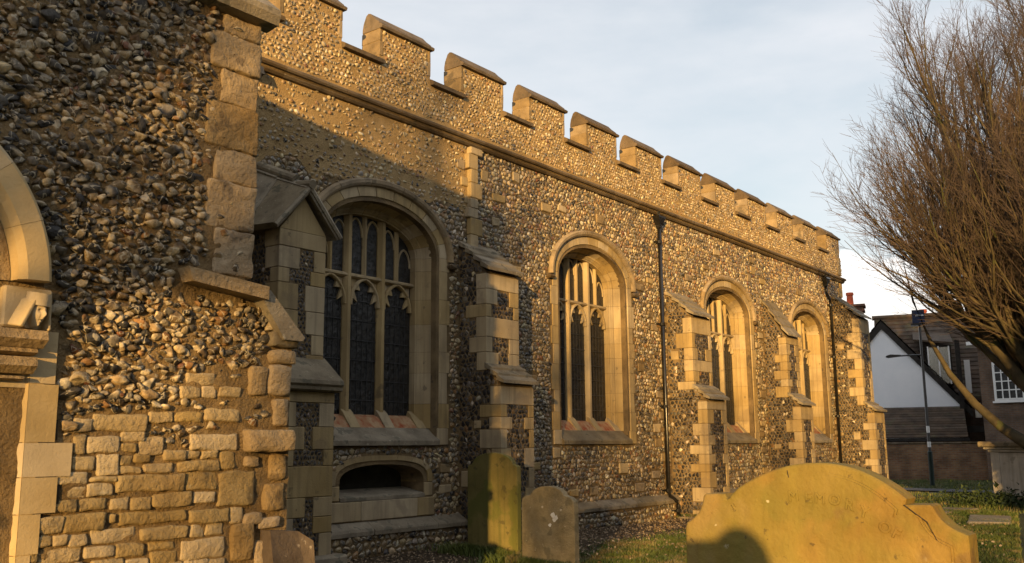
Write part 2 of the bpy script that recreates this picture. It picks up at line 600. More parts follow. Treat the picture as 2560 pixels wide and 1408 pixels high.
def plate(name, outer, holes, y0, y1, m, parent=None):
    """flat wall with holes, outline in (x,z), from y0 to y1"""
    cu = bpy.data.curves.new(name, 'CURVE')
    cu.dimensions = '2D'
    cu.fill_mode = 'BOTH'
    for poly in [outer] + holes:
        sp = cu.splines.new('POLY')
        sp.points.add(len(poly) - 1)
        for i, (a, b) in enumerate(poly):
            sp.points[i].co = (a, b, 0, 1)
        sp.use_cyclic_u = True
    cu.extrude = (y1 - y0) / 2
    o = bpy.data.objects.new(name, cu)
    COL.objects.link(o)
    dg = bpy.context.evaluated_depsgraph_get()
    me = bpy.data.meshes.new_from_object(o.evaluated_get(dg))
    bpy.data.objects.remove(o)
    me.transform(Matrix.Translation((0, (y0 + y1) / 2, 0)) @ Matrix.Rotation(pi / 2, 4, 'X'))
    me.materials.clear()
    me.materials.append(M[m])
    return link(name, me, parent)


# palettes of flint (true colours), with weights
PAL = np.array([(.46, .37, .23), (.33, .24, .13), (.26, .145, .06), (.17, .075, .04), (.21, .185, .15), (.085, .078, .070),
                (.030, .028, .028), (.58, .52, .41), (.15, .108, .062)])
W_WALL = np.array([.17, .19, .09, .045, .12, .12, .10, .06, .15])
W_PAR = np.array([.26, .34, .06, .02, .17, .06, .03, .05, .01])
W_KNAP = np.array([.01, .01, .01, .0, .07, .30, .58, .02, .0])
W_BLOCK = np.array([.11, .16, .09, .02, .11, .17, .16, .055, .18])


def hexcells(u0, u1, v0, v1, su, sv, jit=.42, split=.42):
    nu = int((u1 - u0) / su) + 2
    nv = int((v1 - v0) / sv) + 1
    k, mI = np.meshgrid(np.arange(nv + 2), np.arange(2 * nu + 4), indexing='ij')
    U = u0 + (mI - 1) * su / 2
    Vv = v0 + k * sv
    # corner of the upper row -> shifts up, corner of the lower -> down
    up = ((mI - (k % 2)) % 2 == 0)
    Vv = Vv + np.where(up, sv / 6, -sv / 6)
    U = U + R.uniform(-jit, jit, U.shape) * su * .62
    Vv = Vv + R.uniform(-jit, jit, U.shape) * sv * .62
    cells = []
    for j in range(nv):
        o = j % 2
        m0 = np.arange(nu) * 2 + o
        idx = [(m0, j), (m0 + 1, j), (m0 + 2, j), (m0 + 2, j + 1), (m0 + 1, j + 1), (m0, j + 1)]
        cells.append(np.stack([np.stack([U[kk, mm], Vv[kk, mm]], -1) for mm, kk in idx], 1))
    c = np.concatenate(cells)
    # irregular: slow warp, and a share of the cells is two smaller stones
    c[..., 0] += .35 * su * vnoise(c[..., 0] * 2.3, c[..., 1] * 2.3)
    c[..., 1] += .35 * sv * vnoise(c[..., 0] * 2.3 + 7, c[..., 1] * 2.3)
    sp_ = R.random(len(c)) < split
    o_ = np.where(R.random(len(c)) < .5, 0, 1)
    b_ = c[sp_]
    rot = R.integers(0, 3, len(b_))
    b_ = np.stack([np.roll(q_, -r_, 0) for q_, r_ in zip(b_, rot)]) if len(b_) else b_
    if len(b_):
        mid = (b_[:, 0] + b_[:, 3]) / 2
        h1 = np.stack([b_[:, 0], b_[:, 1], b_[:, 2], b_[:, 3], (b_[:, 3] + mid) / 2, (b_[:, 0] + mid) / 2], 1)
        h2 = np.stack([b_[:, 3], b_[:, 4], b_[:, 5], b_[:, 0], (b_[:, 0] + mid) / 2, (b_[:, 3] + mid) / 2], 1)
        c = np.concatenate([c[~sp_], h1, h2])
    return c


def flint_field(cells, weights, name, m, parent, mapf, hmin=.008, hmax=.03, shrink=(.80, .95), smooth12=True, rim=.5,
                tilt=.35, clump=None, dome=False):
    """cells (n,6,2) -> stones standing proud of a wall; mapf(u,v,h)->xyz arrays"""
    n = len(cells)
    if n == 0:
        return None
    C = cells.mean(1, keepdims=True)
    cells = C + (cells - C) * R.uniform(.86, 1.1, (len(cells), cells.shape[1], 1))
    P = C + (cells - C) * R.uniform(*shrink, (n, 1, 1))
    if smooth12:
        nx = np.roll(P, -1, 1)
        Q = np.empty((n, 12, 2))
        Q[:, 0::2] = P * .92 + nx * .08
        Q[:, 1::2] = P * .30 + nx * .70
        P = Q
    K = P.shape[1]
    size = np.sqrt(((P - C) ** 2).sum(-1)).mean(1)
    h = R.uniform(hmin, hmax, n)
    tx, ty = R.normal(0, tilt, n), R.normal(0, tilt, n)
    sh = R.uniform(.66, .86, (n, 1, 1))
    T = C + (P - C) * sh
    dT = T - C
    lim = h * .75
    off = (dT[..., 0] * tx[:, None] + dT[..., 1] * ty[:, None])
    off = np.clip(off, -lim[:, None], lim[:, None])
    hT = h[:, None] * (.95 if not dome else .8) + off + R.normal(0, .0015, off.shape)
    base = np.full((n, K), -.006)
    cen = C[:, 0] + R.normal(0, .12, (n, 2)) * size[:, None]
    hC = h * R.uniform(.95, 1.35, n)
    uu = np.concatenate([P[..., 0], T[..., 0], cen[:, None, 0]], 1)
    vv = np.concatenate([P[..., 1], T[..., 1], cen[:, None, 1]], 1)
    hh = np.concatenate([base, hT, hC[:, None]], 1)
    V = np.stack(mapf(uu, vv, hh), -1).reshape(-1, 3)
    nvp = 2 * K + 1
    b = (np.arange(n) * nvp)[:, None]
    i = np.arange(K)
    i2 = (i + 1) % K
    quads = np.stack([b + i, b + i2, b + K + i2, b + K + i], -1).reshape(-1, 4)
    tris = np.stack([b + K + i, b + K + i2, b + 2 * K + 0 * i], -1).reshape(-1, 3)
    if weights.ndim == 1:
        pr = weights / weights.sum()
        ci = R.choice(len(PAL), n, p=pr)
    else:
        cw = np.cumsum(weights / weights.sum(1, keepdims=True), 1)
        ci = (R.random((n, 1)) > cw).sum(1).clip(0, len(PAL) - 1)
    col = PAL[ci] * R.uniform(.78, 1.2, (n, 1)) * R.uniform(.95, 1.05, (n, 3))
    cols = np.repeat(col[:, None, :], nvp, 1)
    rm = (R.random(n) < rim) & (col.mean(1) < .3)
    rc = np.array([.45, .38, .27])
    cols[rm, :K] = rc
    cols[rm, K:2 * K] = cols[rm, K:2 * K] * .55 + rc * .45 * R.random((rm.sum(), K, 1))
    return np_mesh(name, V, [quads, tris], m, parent, cols.reshape(-1, 3), kind='stuff')


D = 10.6                                     # the aisle wall's plane
WT = GZ - .02


def arch_in(cx, z0, zs, w, r, x, z):
    """inside an opening with straight jambs and an elliptical head"""
    dx = np.abs(x - cx)
    a = (dx < w) & (z > z0) & (z <= zs)
    b = (z > zs) & ((dx / w) ** 2 + ((z - zs) / r) ** 2 < 1)
    return a | b


def arch_poly(cx, z0, zs, w, r, n=28):
    p = [(cx - w, z0), (cx + w, z0)]
    for i in range(n + 1):
        t = pi * i / n
        p.append((cx + w * cos(t), zs + r * sin(t)))
    return p


# ================================================================== THE CHURCH
church = empty('church', (0, 0, 0))
tag(church, 'flint and limestone church with crenellated parapet, arched windows, stepped buttresses and black downpipes',
    'church')

WIN = [dict(cx=10.30, zs=3.12, r=.53, tr=2.66), dict(cx=16.30, zs=3.36, r=.50, tr=2.93),
       dict(cx=22.62, zs=3.34, r=.44, tr=2.85), dict(cx=28.15, zs=3.36, r=.44, tr=2.86)]
WI = 1.07                                    # half width at the tracery
BUT = [dict(x0=12.10, x1=12.98, p1=.60, p2=.90, t1=3.50, f1=2.92, t2=1.36, f2=1.02),
       dict(x0=19.35, x1=20.30, p1=.62, p2=.92, t1=3.52, f1=2.90, t2=1.34, f2=1.00),
       dict(x0=24.80, x1=25.66, p1=.62, p2=.92, t1=3.95, f1=2.90, t2=1.36, f2=1.02),
       dict(x0=30.32, x1=31.30, p1=.82, p2=1.10, t1=4.72, f1=3.95, t2=1.30, f2=.98)]
XE = 31.33                                   # east corner
PZ = 5.40                                    # string course

# --- aisle wall (mortar sheet with the window openings)
holes = [arch_poly(q['cx'], .06, q['zs'], WI + .16, q['r'] + .16) for q in WIN]
LOWX, LOWZ = 10.37, -.70
low_hole = []
for i in range(25):
    t = pi * i / 24
    low_hole.append((LOWX + .88 * cos(t), -.52 + .27 * sin(t) ** .7))
low_hole += [(LOWX - .88, -.72), (LOWX + .88, -.72)]
wall = plate('aisle_wall', [(4.6, WT - .2), (XE, WT - .2), (XE, PZ), (4.6, PZ)], holes + [low_hole], D, D + .7,
             'mortar_dark', church)  # dark colour paints in the shadow between the packed flints
# the pale pointing of the upper first bay


def edge_f(x, z=3.95):
    return 3.95 + .35 * noise(x * 1.3, z * 1.3) + .15 * noise(x * 4, z * 4)


pp = [(4.7, PZ - .16), (12.30, PZ - .16)]
xx = 12.30
while xx > 4.7:
    e_ = edge_f(xx)
    pp.append((xx, max(e_, 4.02) if abs(xx - 10.3) < 1.35 else e_))
    xx -= .12
plate('pale_pointing', pp, [], D - .005, D + .02, 'mortar', wall)
body = MB().box(4.6, XE - .02, D + .71, D + 8, WT - .2, PZ + .1)
body.build('church_body', 'mortar_dark', church)

# inset squared stones among the flints
ins = []
tries = 0
while len(ins) < 80 and tries < 6000:
    tries += 1
    x = random.uniform(12.9, 31) if random.random() < .75 else random.uniform(11.9, 13.0)
    z = random.uniform(-.9, 5.0)
    if random.random() < .35:
        k = random.choice(BUT)
        x = k['x0'] - random.uniform(.1, .8)
        z = random.uniform(-.9, 3)
    if any(arch_in(q['cx'], -.1, q['zs'], WI + .62, q['r'] + .66, x, z) for q in WIN):
        continue
    if any(k['x0'] - .12 < x < k['x1'] + .12 and z < k['t1'] + .1 for k in BUT):
        continue
    if any(abs(x - a) < .42 and abs(z - b) < .25 for a, b, *_ in ins):
        continue
    ins.append((x, z, random.uniform(.09, .19), random.uniform(.06, .10)))


def in_ins(x, z, g=0.03):
    r = np.zeros(x.shape, bool)
    for a, b, p, q in ins:
        r |= (np.abs(x - a) < p + g) & (np.abs(z - b) < q + g)
    return r


for a, b, p, q in ins:
    stone('inset_stone', random.choice(['limestone', 'stained']), wall, a - p, a + p, D - .028, D + .05, b - q, b + q, .012, .012)


def keep_wall(c):
    x, z = c.mean(1).T
    k = (x > 5.2) & (x < XE - .06) & (z < PZ - .16) & (z > -1.14)
    for i, q in enumerate(WIN):
        k &= ~arch_in(q['cx'], .0, q['zs'], WI + .50, q['r'] + .50, x, z)
        k &= ~((np.abs(x - q['cx']) < WI + .52) & (z > -.0) & (z < .55))
    for q in BUT:
        k &= ~((x > q['x0'] - .02) & (x < q['x1'] + .02) & (z < q['t1'] - .05))
    k &= ~((np.abs(x - LOWX) < 1.12) & (z < -.5))
    k &= ~(((x - LOWX) / 1.1) ** 2 + ((z + .5) / .42) ** 2 < 1)
    k &= ~((x > 12.28) & (x < 12.58) & (z > 3.3))
    k &= ~((x > 7.45) & (x < 8.3) & (z < 3.4))
    return k


def wallmap(u, v, h):
    return u, D - h, v


near = hexcells(5.2, 18.8, -1.14, PZ - .1, .104, .080)
near = near[keep_wall(near)]
far = hexcells(18.8, XE - .1, -1.14, PZ - .1, .106, .084)
far = far[keep_wall(far)]
far = far[far.mean(1)[:, 0] > 18.85]
allc = np.concatenate([near, far])
xc, zc = allc.mean(1).T
allc = allc[~in_ins(xc, zc)]
xc, zc = allc.mean(1).T
# the upper part of the first bay is rendered over: sparse flints in pale mortar
edge = 3.95 + .35 * vnoise(xc * 1.3, zc * 1.3) + .15 * vnoise(xc * 4, zc * 4)
sparse = (xc < 12.28) & (zc > edge)
rest = allc[~sparse]
xr, zr = rest.mean(1).T
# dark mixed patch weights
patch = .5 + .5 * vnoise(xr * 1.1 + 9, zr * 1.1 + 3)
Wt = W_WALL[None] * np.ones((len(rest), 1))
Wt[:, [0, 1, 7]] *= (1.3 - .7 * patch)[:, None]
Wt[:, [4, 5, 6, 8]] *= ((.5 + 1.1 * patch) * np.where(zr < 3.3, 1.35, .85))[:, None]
# knapped flint next to the buttresses is darker
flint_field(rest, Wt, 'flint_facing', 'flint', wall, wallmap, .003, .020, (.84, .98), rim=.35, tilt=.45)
sp = allc[sparse]
keep = R.random(len(sp)) < .62
flint_field(sp[keep], W_PAR, 'flint_facing', 'flint', wall, wallmap, .008, .024, (.45, .85), rim=.4)

# pale mortar patch behind the sparse flints is the same sheet; darker joints elsewhere
bed = MB()
bed_cells = hexcells(12.35, XE - .05, -1.1, PZ - .12, .5, .4, .1)


# string course in stones
def string_profile(y, z):
    return [(y + .02, z - .16), (y - .05, z - .15), (y - .08, z - .12), (y - .085, z - .085), (y - .13, z - .075),
            (y - .15, z - .05), (y - .15, z - .02), (y - .10, z + .015), (y + .02, z + .07)]


x = 5.0
while x < XE + .12:
    L = random.uniform(.95, 1.35)
    x2 = min(x + L, XE + .14)
    b = MB().prism([(a, c) for a, c in string_profile(D, PZ)], x + .003, x2 - .003, 'X')
    b.build('string_stone', 'coping', wall)
    x = x2
MB().prism([(D + .02, PZ - .14), (D - .07, PZ - .12), (D - .13, PZ - .04), (D + .02, PZ + .05)], 5, XE + .13,
           'X').build('string_bed', 'mortar_dark', wall)

# --- parapet with merlons
PT = .38
MW, MP = 1.20, 2.0
CB, MT = 6.12, 6.73                          # crenel sill, merlon top under the coping
prof = [(4.6, PZ + .02)]
prof.append((XE, PZ + .02))
ends = [9.33 + 2 * k for k in range(12)]
for e in reversed([5.33, 7.33] + ends):
    prof += [(e, MT), (e - MW, MT), (e - MW, CB), (e - MW - .8, CB)]
prof = [p for p in prof if p[0] >= 4.6]
prof[-1] = (4.6, CB) if prof[-1][1] == CB else prof[-1]
# clean the first return so that the outline closes at x = 4.6
while len(prof) > 3 and prof[-1][0] < 4.7 and prof[-2][0] < 4.7:
    prof.pop()
par = plate('parapet', prof, [], D - .01, D + PT, 'mortar', church)


def on_parapet(x, z, g=.05):
    ph = (ends[0] - x) % MP
    merl = (ph < MW - g) & (ph > g)
    return (z > PZ + .10) & ((z < CB - .05) | (merl & (z < MT - .04))) & (x < XE - .1) & (x > 5)


pc = hexcells(5.2, XE, PZ + .1, MT, .085, .070)
xc, zc = pc.mean(1).T
pc = pc[on_parapet(xc, zc, .085) & (np.abs(((ends[0] - xc) % MP) - MW) > .06) | ((zc < CB - .06) & (zc > PZ + .1))]
pc = pc[R.random(len(pc)) < .90]
flint_field(pc, W_PAR, 'flint_facing', 'flint', par, lambda u, v, h: (u, D - .01 - h, v), .004, .019, (.50, .92), rim=.5, tilt=.5)

for e in [5.33, 7.33] + ends:
    a, b_ = e - MW, e
    # saddle coping of the merlon, in one long stone with overhang
    pr = [(D - .07, MT - .03), (D - .085, MT + .01), (D - .045, MT + .045), (D + .0, MT + .06), (D + .0, MT + .085),
          (D + .12, MT + .19), (D + .20, MT + .275), (D + .25, MT + .29), (D + .30, MT + .26), (D + .36, MT + .13),
          (D + PT, MT + .03), (D + PT, MT - .03)]
    jx = random.uniform(-.01, .01)
    MB().prism(pr, a - .008 + jx * .5, b_ + .035 + jx, 'X').build('merlon_coping', 'coping', par)
    # dressed ends of the merlon
    z = CB + .12
    kk = 0
    while z < MT - .04:
        z2 = min(z + random.uniform(.2, .3), MT - .035)
        for s_, xx in ((0, a), (1, b_)):
            ln = (.07, .045)[kk % 2]
            x0, x1 = (xx - .006, xx + ln) if s_ == 0 else (xx - ln, xx + .006)
            stone('merlon_quoin', 'stained', par, x0, x1, D - .022, D + PT + .02, z, z2 - .004, .008, .003)
        z = z2
        kk += 1
    # crenel sill
    if e < XE - 1:
        g0, g1 = e + .002, e + .80 - .002
        pr = [(D - .09, CB - .03), (D - .10, CB + .03), (D - .05, CB + .06), (D + .15, CB + .15), (D + .22, CB + .15),
              (D + PT + .08, CB + .05), (D + PT + .08, CB - .03)]
        MB().prism(pr, g0 - .0, g1 + .05, 'X').build('crenel_coping', 'coping', par)
# corner quoins of the wall
z = WT
kk = 0
while z < PZ - .2:
    z2 = min(z + random.uniform(.24, .34), PZ - .17)
    ln = (.34, .20)[kk % 2]
    if z > 4.6:
        stone('corner_quoin', 'limestone', wall, XE - ln, XE + .02, D - .035, D + .5, z, z2 - .005, .01)
    z = z2
    kk += 1
z = PZ + .1
while z < CB - .04:
    z2 = min(z + .3, CB)
    stone('corner_quoin', 'limestone', par, XE - (.3, .2)[kk % 2], XE + .02, D - .035, D + .5, z, z2 - .005, .01)
    z = z2
    kk += 1

# vertical strip of dressed stone above the second buttress
z = 3.35
kk = 0
while z < PZ - .17:
    z2 = min(z + random.uniform(.16, .34), PZ - .165)
    x1 = 12.50 + (.12 if kk % 3 == 1 else 0)
    x0 = 12.30 - (.06 if kk % 4 == 2 else 0)
    stone('strip_stone', 'limestone', wall, x0, x1, D - .10, D + .05, z, z2 - .004, .012, .003)
    z = z2
    kk += 1

# plinth: sloping dressed course with rubble below
x = 4.8
while x < XE + .1:
    L = random.uniform(.8, 1.5)
    x2 = min(x + L, XE + .12)
    j = random.uniform(-.008, .008)
    pr = [(D + .02, -1.06), (D - .16 + j, -1.17 + j), (D - .175 + j, -1.20), (D - .17 + j, -1.26), (D + .02, -1.26)]
    MB().prism(pr, x + .004, x2 - .004, 'X').build('plinth_stone', 'limestone_old', wall)
    x = x2
MB().box(4.8, XE + .08, D - .13, D + .02, WT - .2, -1.24).build('plinth_base', 'mortar_dark', wall)
pcell = hexcells(8, XE, WT + .02, -1.27, .13, .10)
pcell = pcell[(pcell.mean(1)[:, 1] < -1.28)]
flint_field(pcell, W_BLOCK, 'plinth_flints', 'flint', wall, lambda u, v, h: (u, D - .13 - h, v), .01, .03, (.6, .92))


# --- window surrounds and tracery
def archF(q, t, off):
    """t in [0,1] up the left jamb, [1,2] over the arch, [2,3] down the right jamb"""
    w_, r_ = WI + off, q['r'] + off
    zb = .30
    if t <= 1:
        return q['cx'] - w_, zb + (q['zs'] - zb) * t
    if t <= 2:
        th = pi * (1 - (t - 1))
        return q['cx'] + w_ * cos(th), q['zs'] + r_ * sin(th)
    return q['cx'] + w_, q['zs'] - (q['zs'] - zb) * (t - 2)


def sweep(q, t0, t1, prof, n, push=0.0):
    b = MB()
    vs = []
    m = len(prof)
    for i in range(n + 1):
        t = t0 + (t1 - t0) * i / n
        for off, y in prof:
            x, z = archF(q, t, off)
            vs.append((x, D + y + push, z))
    fs = []
    for i in range(n):
        for j in range(m - 1):
            a = i * m + j
            fs.append((a, a + m, a + m + 1, a + 1))
    fs.append(tuple(range(m)))
    fs.append(tuple(range(n * m + m - 1, n * m - 1, -1)))
    b.add(vs, fs)
    return b


SP = [(.235, -.022), (.222, .0), (.205, .012), (.19, .05), (.105, .25), (.095, .262), (.07, .262), (.055, .285),
      (.03, .31), (.02, .33), (.0, .335), (.0, .56)]
HOOD = [(.40, .01), (.385, -.03), (.40, -.065), (.435, -.09), (.485, -.095), (.51, -.07), (.52, -.03), (.51, .01)]


def bar(b, pts, wd, y0, y1, ch=.03):
    """a flat bar along a polyline in (x,z) between depths, with a chamfered front"""
    n = len(pts)
    vs = []
    for i, (x, z) in enumerate(pts):
        p, s = pts[max(i - 1, 0)], pts[min(i + 1, n - 1)]
        dx, dz = s[0] - p[0], s[1] - p[1]
        L = sqrt(dx * dx + dz * dz) or 1
        nx, nz = -dz / L, dx / L
        for o, y in ((-wd / 2, y1), (-wd / 2, y0 + ch), (-wd / 5, y0), (wd / 5, y0), (wd / 2, y0 + ch), (wd / 2, y1)):
            vs.append((x + nx * o, y, z + nz * o))
    fs = []
    for i in range(n - 1):
        for j in range(6):
            a, c = i * 6 + j, i * 6 + (j + 1) % 6
            fs.append((a, c, c + 6, a + 6))
    fs.append(tuple(range(6)))
    fs.append(tuple(range(6 * n - 1, 6 * n - 7, -1)))
    b.add(vs, fs)


def pointed(cx, hw, z0, zt, n=8):
    """left and right arcs of a pointed head"""
    L, Rr = [], []
    for i in range(n + 1):
        t = i / n
        xx = hw * (1 - t ** 2.0) * 1.0
        zz = z0 + (zt - z0) * (1 - (1 - t) ** 1.45)
        L.append((cx - xx, zz))
        Rr.append((cx + xx, zz))
    return L, Rr


for wi, q in enumerate(WIN):
    cx, zs, r_, tr = q['cx'], q['zs'], q['r'], q['tr']
    win = sweep(q, 0, 3, [(.44, .03), (.44, .0), (.24, -.012), (.20, .02), (.11, .256), (.01, .34), (.01, .56)], 60,
                ).build('window', 'mortar_dark', church)
    # jamb stones
    for side in (0, 1):
        t = 0.0
        kk = 0
        while t < 1 - 1e-6:
            dt = random.uniform(.30, .52) / (zs - .30)
            t2 = t + dt
            if t2 > .93:
                t2 = 1
            ow = (.46, .40)[kk % 2] + random.uniform(-.015, .015)
            pr = [(ow, .04), (ow, -.022)] + SP
            g = .0010
            if side == 0:
                bb = sweep(q, t + g, t2 - g, pr, 1)
            else:
                bb = sweep(q, 3 - t - g, 3 - t2 + g, pr, 1)
            bb.build('jamb_stone', 'limestone', win)
            t = t2
            kk += 1
    nv = 11
    for i in range(nv):
        pr = [(.385, .04), (.385, -.022)] + SP
        sweep(q, 1 + i / nv + .0016, 1 + (i + 1) / nv - .0016, pr, 5).build('voussoir', 'limestone', win)
    for i in range(7):
        sweep(q, 1 - .02 + i * 1.04 / 7 + .001, 1 - .02 + (i + 1) * 1.04 / 7 - .001, HOOD, 7).build('hood_stone', 'stained', win)
    for s in (-1, 1):
        xx = cx + s * (WI + .46)
        stone('label_stop', 'coping', win, xx - .10 + s * .03, xx + .10 + s * .03, D - .11, D + .02, zs - .17, zs - .075, .03, .01)
    # mullions, transom, tracery
    Y0, Y1 = D + .36, D + .54

    def top(xr):
        return zs + r_ * sqrt(max(0, 1 - (xr / WI) ** 2))
    for mx in (-.365, .365):
        b = MB()
        bar(b, [(cx + mx, .36), (cx + mx, top(mx) + .03)], .15, Y0, Y1, .07)
        b.build('mullion', 'limestone', win)
    b = MB()
    bar(b, [(cx - WI, tr), (cx + WI, tr)], .075, Y0 + .01, Y1 - .01, .04)
    b.build('transom', 'limestone', win)
    for li, lx in enumerate((-.72, 0, .72)):
        hw = .30 if li != 1 else .295
        b = MB()
        z0 = tr - .46
        L, Rr = pointed(cx + lx, hw, z0, tr - .03)
        bar(b, L, .055, Y0 + .02, Y1 - .03, .025)
        bar(b, Rr, .055, Y0 + .02, Y1 - .03, .025)
        # cusps
        for sgn in (-1, 1):
            base = [(cx + lx + sgn * hw * .93, z0 + .13), (cx + lx + sgn * hw * .52, z0 + .05), (cx + lx + sgn * hw * .80, z0 + .26)]
            b.prism([(a, c) for a, c in base], Y0 + .05, Y1 - .06, 'Y')
            base = [(cx + lx + sgn * hw * .80, z0 + .25), (cx + lx + sgn * hw * .34, z0 + .24), (cx + lx + sgn * hw * .50, z0 + .38)]
            b.prism([(a, c) for a, c in base], Y0 + .05, Y1 - .06, 'Y')
        b.build('light_head', 'limestone', win)
        # spandrel fill set back
        b = MB()
        for sgn in (-1, 1):
            arc = L if sgn < 0 else Rr
            b.prism([(cx + lx + sgn * (hw + .02), z0 + .05)] + [(a, c) for a, c in arc[1:]] +
                    [(cx + lx + sgn * (hw + .02), tr - .01)], Y0 + .09, Y1 - .05, 'Y')
        b.build('spandrel', 'limestone', win)
        # upper lights: a thin bar in the middle and small heads
        b = MB()
        zt = top(lx) + .02
        bar(b, [(cx + lx, tr), (cx + lx, zt)], .085, Y0 + .04, Y1 - .02, .035)
        b.build('tracery_bar', 'limestone', win)
        for sgn in (-1, 1):
            ux = lx + sgn * .185
            ztop = min(top(ux - .12), top(ux + .12)) - .02
            zb = ztop - .30
            if zb < tr + .1:
                zb = tr + .12
            L2, R2 = pointed(cx + ux, .14, zb, ztop, 6)
            b = MB()
            bar(b, L2, .035, Y0 + .07, Y1 - .04, .015)
            bar(b, R2, .035, Y0 + .07, Y1 - .04, .015)
            for arc, s2 in ((L2, -1), (R2, 1)):
                b.prism([(cx + ux + s2 * .15, zb)] + arc[1:] + [(cx + ux, top(ux) + .02), (cx + ux + s2 * .15, top(ux + s2 * .15) + .02)],
                        Y0 + .10, Y1 - .06, 'Y')
            b.build('tracery_head', 'limestone', win)
    # glass with lead saddle bars
    for lx in (-.72, 0, .72):
        a0, a1 = lx - .36, lx + .36
        pl = [(cx + a0, .36), (cx + a1, .36)]
        for i in range(9):
            xx = a1 + (a0 - a1) * i / 8
            pl.append((cx + xx, top(max(-WI, min(WI, xx))) + .01))
        MB().prism(pl, D + .455, D + .475, 'Y').build('pane', 'glass', win)
        b = MB()
        for k in range(9):
            zz = .72 + k * .31
            if zz < tr - .2:
                b.box(cx + a0 + .07, cx + a1 - .07, D + .440, D + .452, zz, zz + .012)
        for k in range(5):
            xx = cx + a0 + .14 + k * .11
            b.box(xx - .003, xx + .003, D + .446, D + .454, .4, tr - .25)
        b.build('lead_bar', 'lead', win)
    # sloping sills
    MB().prism([(D + .55, .30), (D + .50, .52), (D + .34, .47), (D + .17, .29), (D + .17, .22), (D + .55, .22)],
               cx - WI - .015, cx + WI + .015, 'X').build('stained_sill', 'stain', win)
    for mx in (-.365, .365, -1.08, 1.08):
        a0 = cx + mx - .10
        MB().prism([(D + .5, .30), (D + .40, .58), (D + .34, .53), (D + .16, .30)], a0, a0 + .20, 'X').build('mullion_stool', 'limestone', win)
    MB().prism([(D + .30, .06), (D + .30, .32), (D + .17, .30), (D + .06, .20), (D - .06, .12), (D - .075, .10),
                (D - .07, .03), (D + .3, .03)], cx - 1.25, cx + 1.25, 'X').build('sill', 'limestone_old', win)
    for s in (-1, 1):
        x0, x1 = sorted((cx + s * 1.252, cx + s * 1.50))
        stone('sill_end', 'limestone', win, x0, x1, D - .03, D + .1, .03, .298, .01)

# low segmental opening beneath the first window
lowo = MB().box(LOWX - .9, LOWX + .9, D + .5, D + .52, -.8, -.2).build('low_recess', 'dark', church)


def lowF(t, off):
    th = pi * (1 - t)
    c_, s_ = cos(th), sin(th)
    return LOWX + (.88 + off) * math.copysign(abs(c_) ** .75, c_), -.55 + (.29 + off * .75) * abs(s_) ** .6


LP = [(.19, .04), (.19, -.02), (.09, -.02), (.08, .03), (.055, .04), (.05, .09), (.02, .10), (.0, .16), (.0, .5)]
for i in range(9):
    b = MB()
    vs, fs = [], []
    m_ = len(LP)
    for k in range(6):
        t = (i + .01 + .98 * k / 5) / 9
        for off, y in LP:
            x, z = lowF(t, off)
            vs.append((x, D + y, z))
    for k in range(5):
        for j in range(m_ - 1):
            a = k * m_ + j
            fs.append((a, a + m_, a + m_ + 1, a + 1))
    b.add(vs, fs)
    b.build('low_arch_stone', 'limestone', lowo)
for s in (-1, 1):
    x0, x1 = sorted((LOWX + s * .885, LOWX + s * 1.075))
    stone('low_jamb', 'limestone', lowo, x0, x1, D - .02, D + .4, -.76, -.55, .012)
MB().prism([(D + .45, -.62), (D + .02, -.70), (D - .03, -.72), (D - .03, -.77), (D + .45, -.77)], LOWX - .88, LOWX + .88,
           'X').build('low_sill', 'limestone_old', lowo)
for a, b_, z0, z1 in ((9.05, 9.9, -1.06, -.775), (9.905, 11.1, -1.06, -.775), (11.105, 11.48, -1.06, -.775),
                      (8.4, 9.04, -1.06, -.775), (8.4, 9.28, -.77, -.45)):
    stone('low_ashlar', 'limestone', lowo, a, b_, D - .03, D + .05, z0, z1, .012, .003)


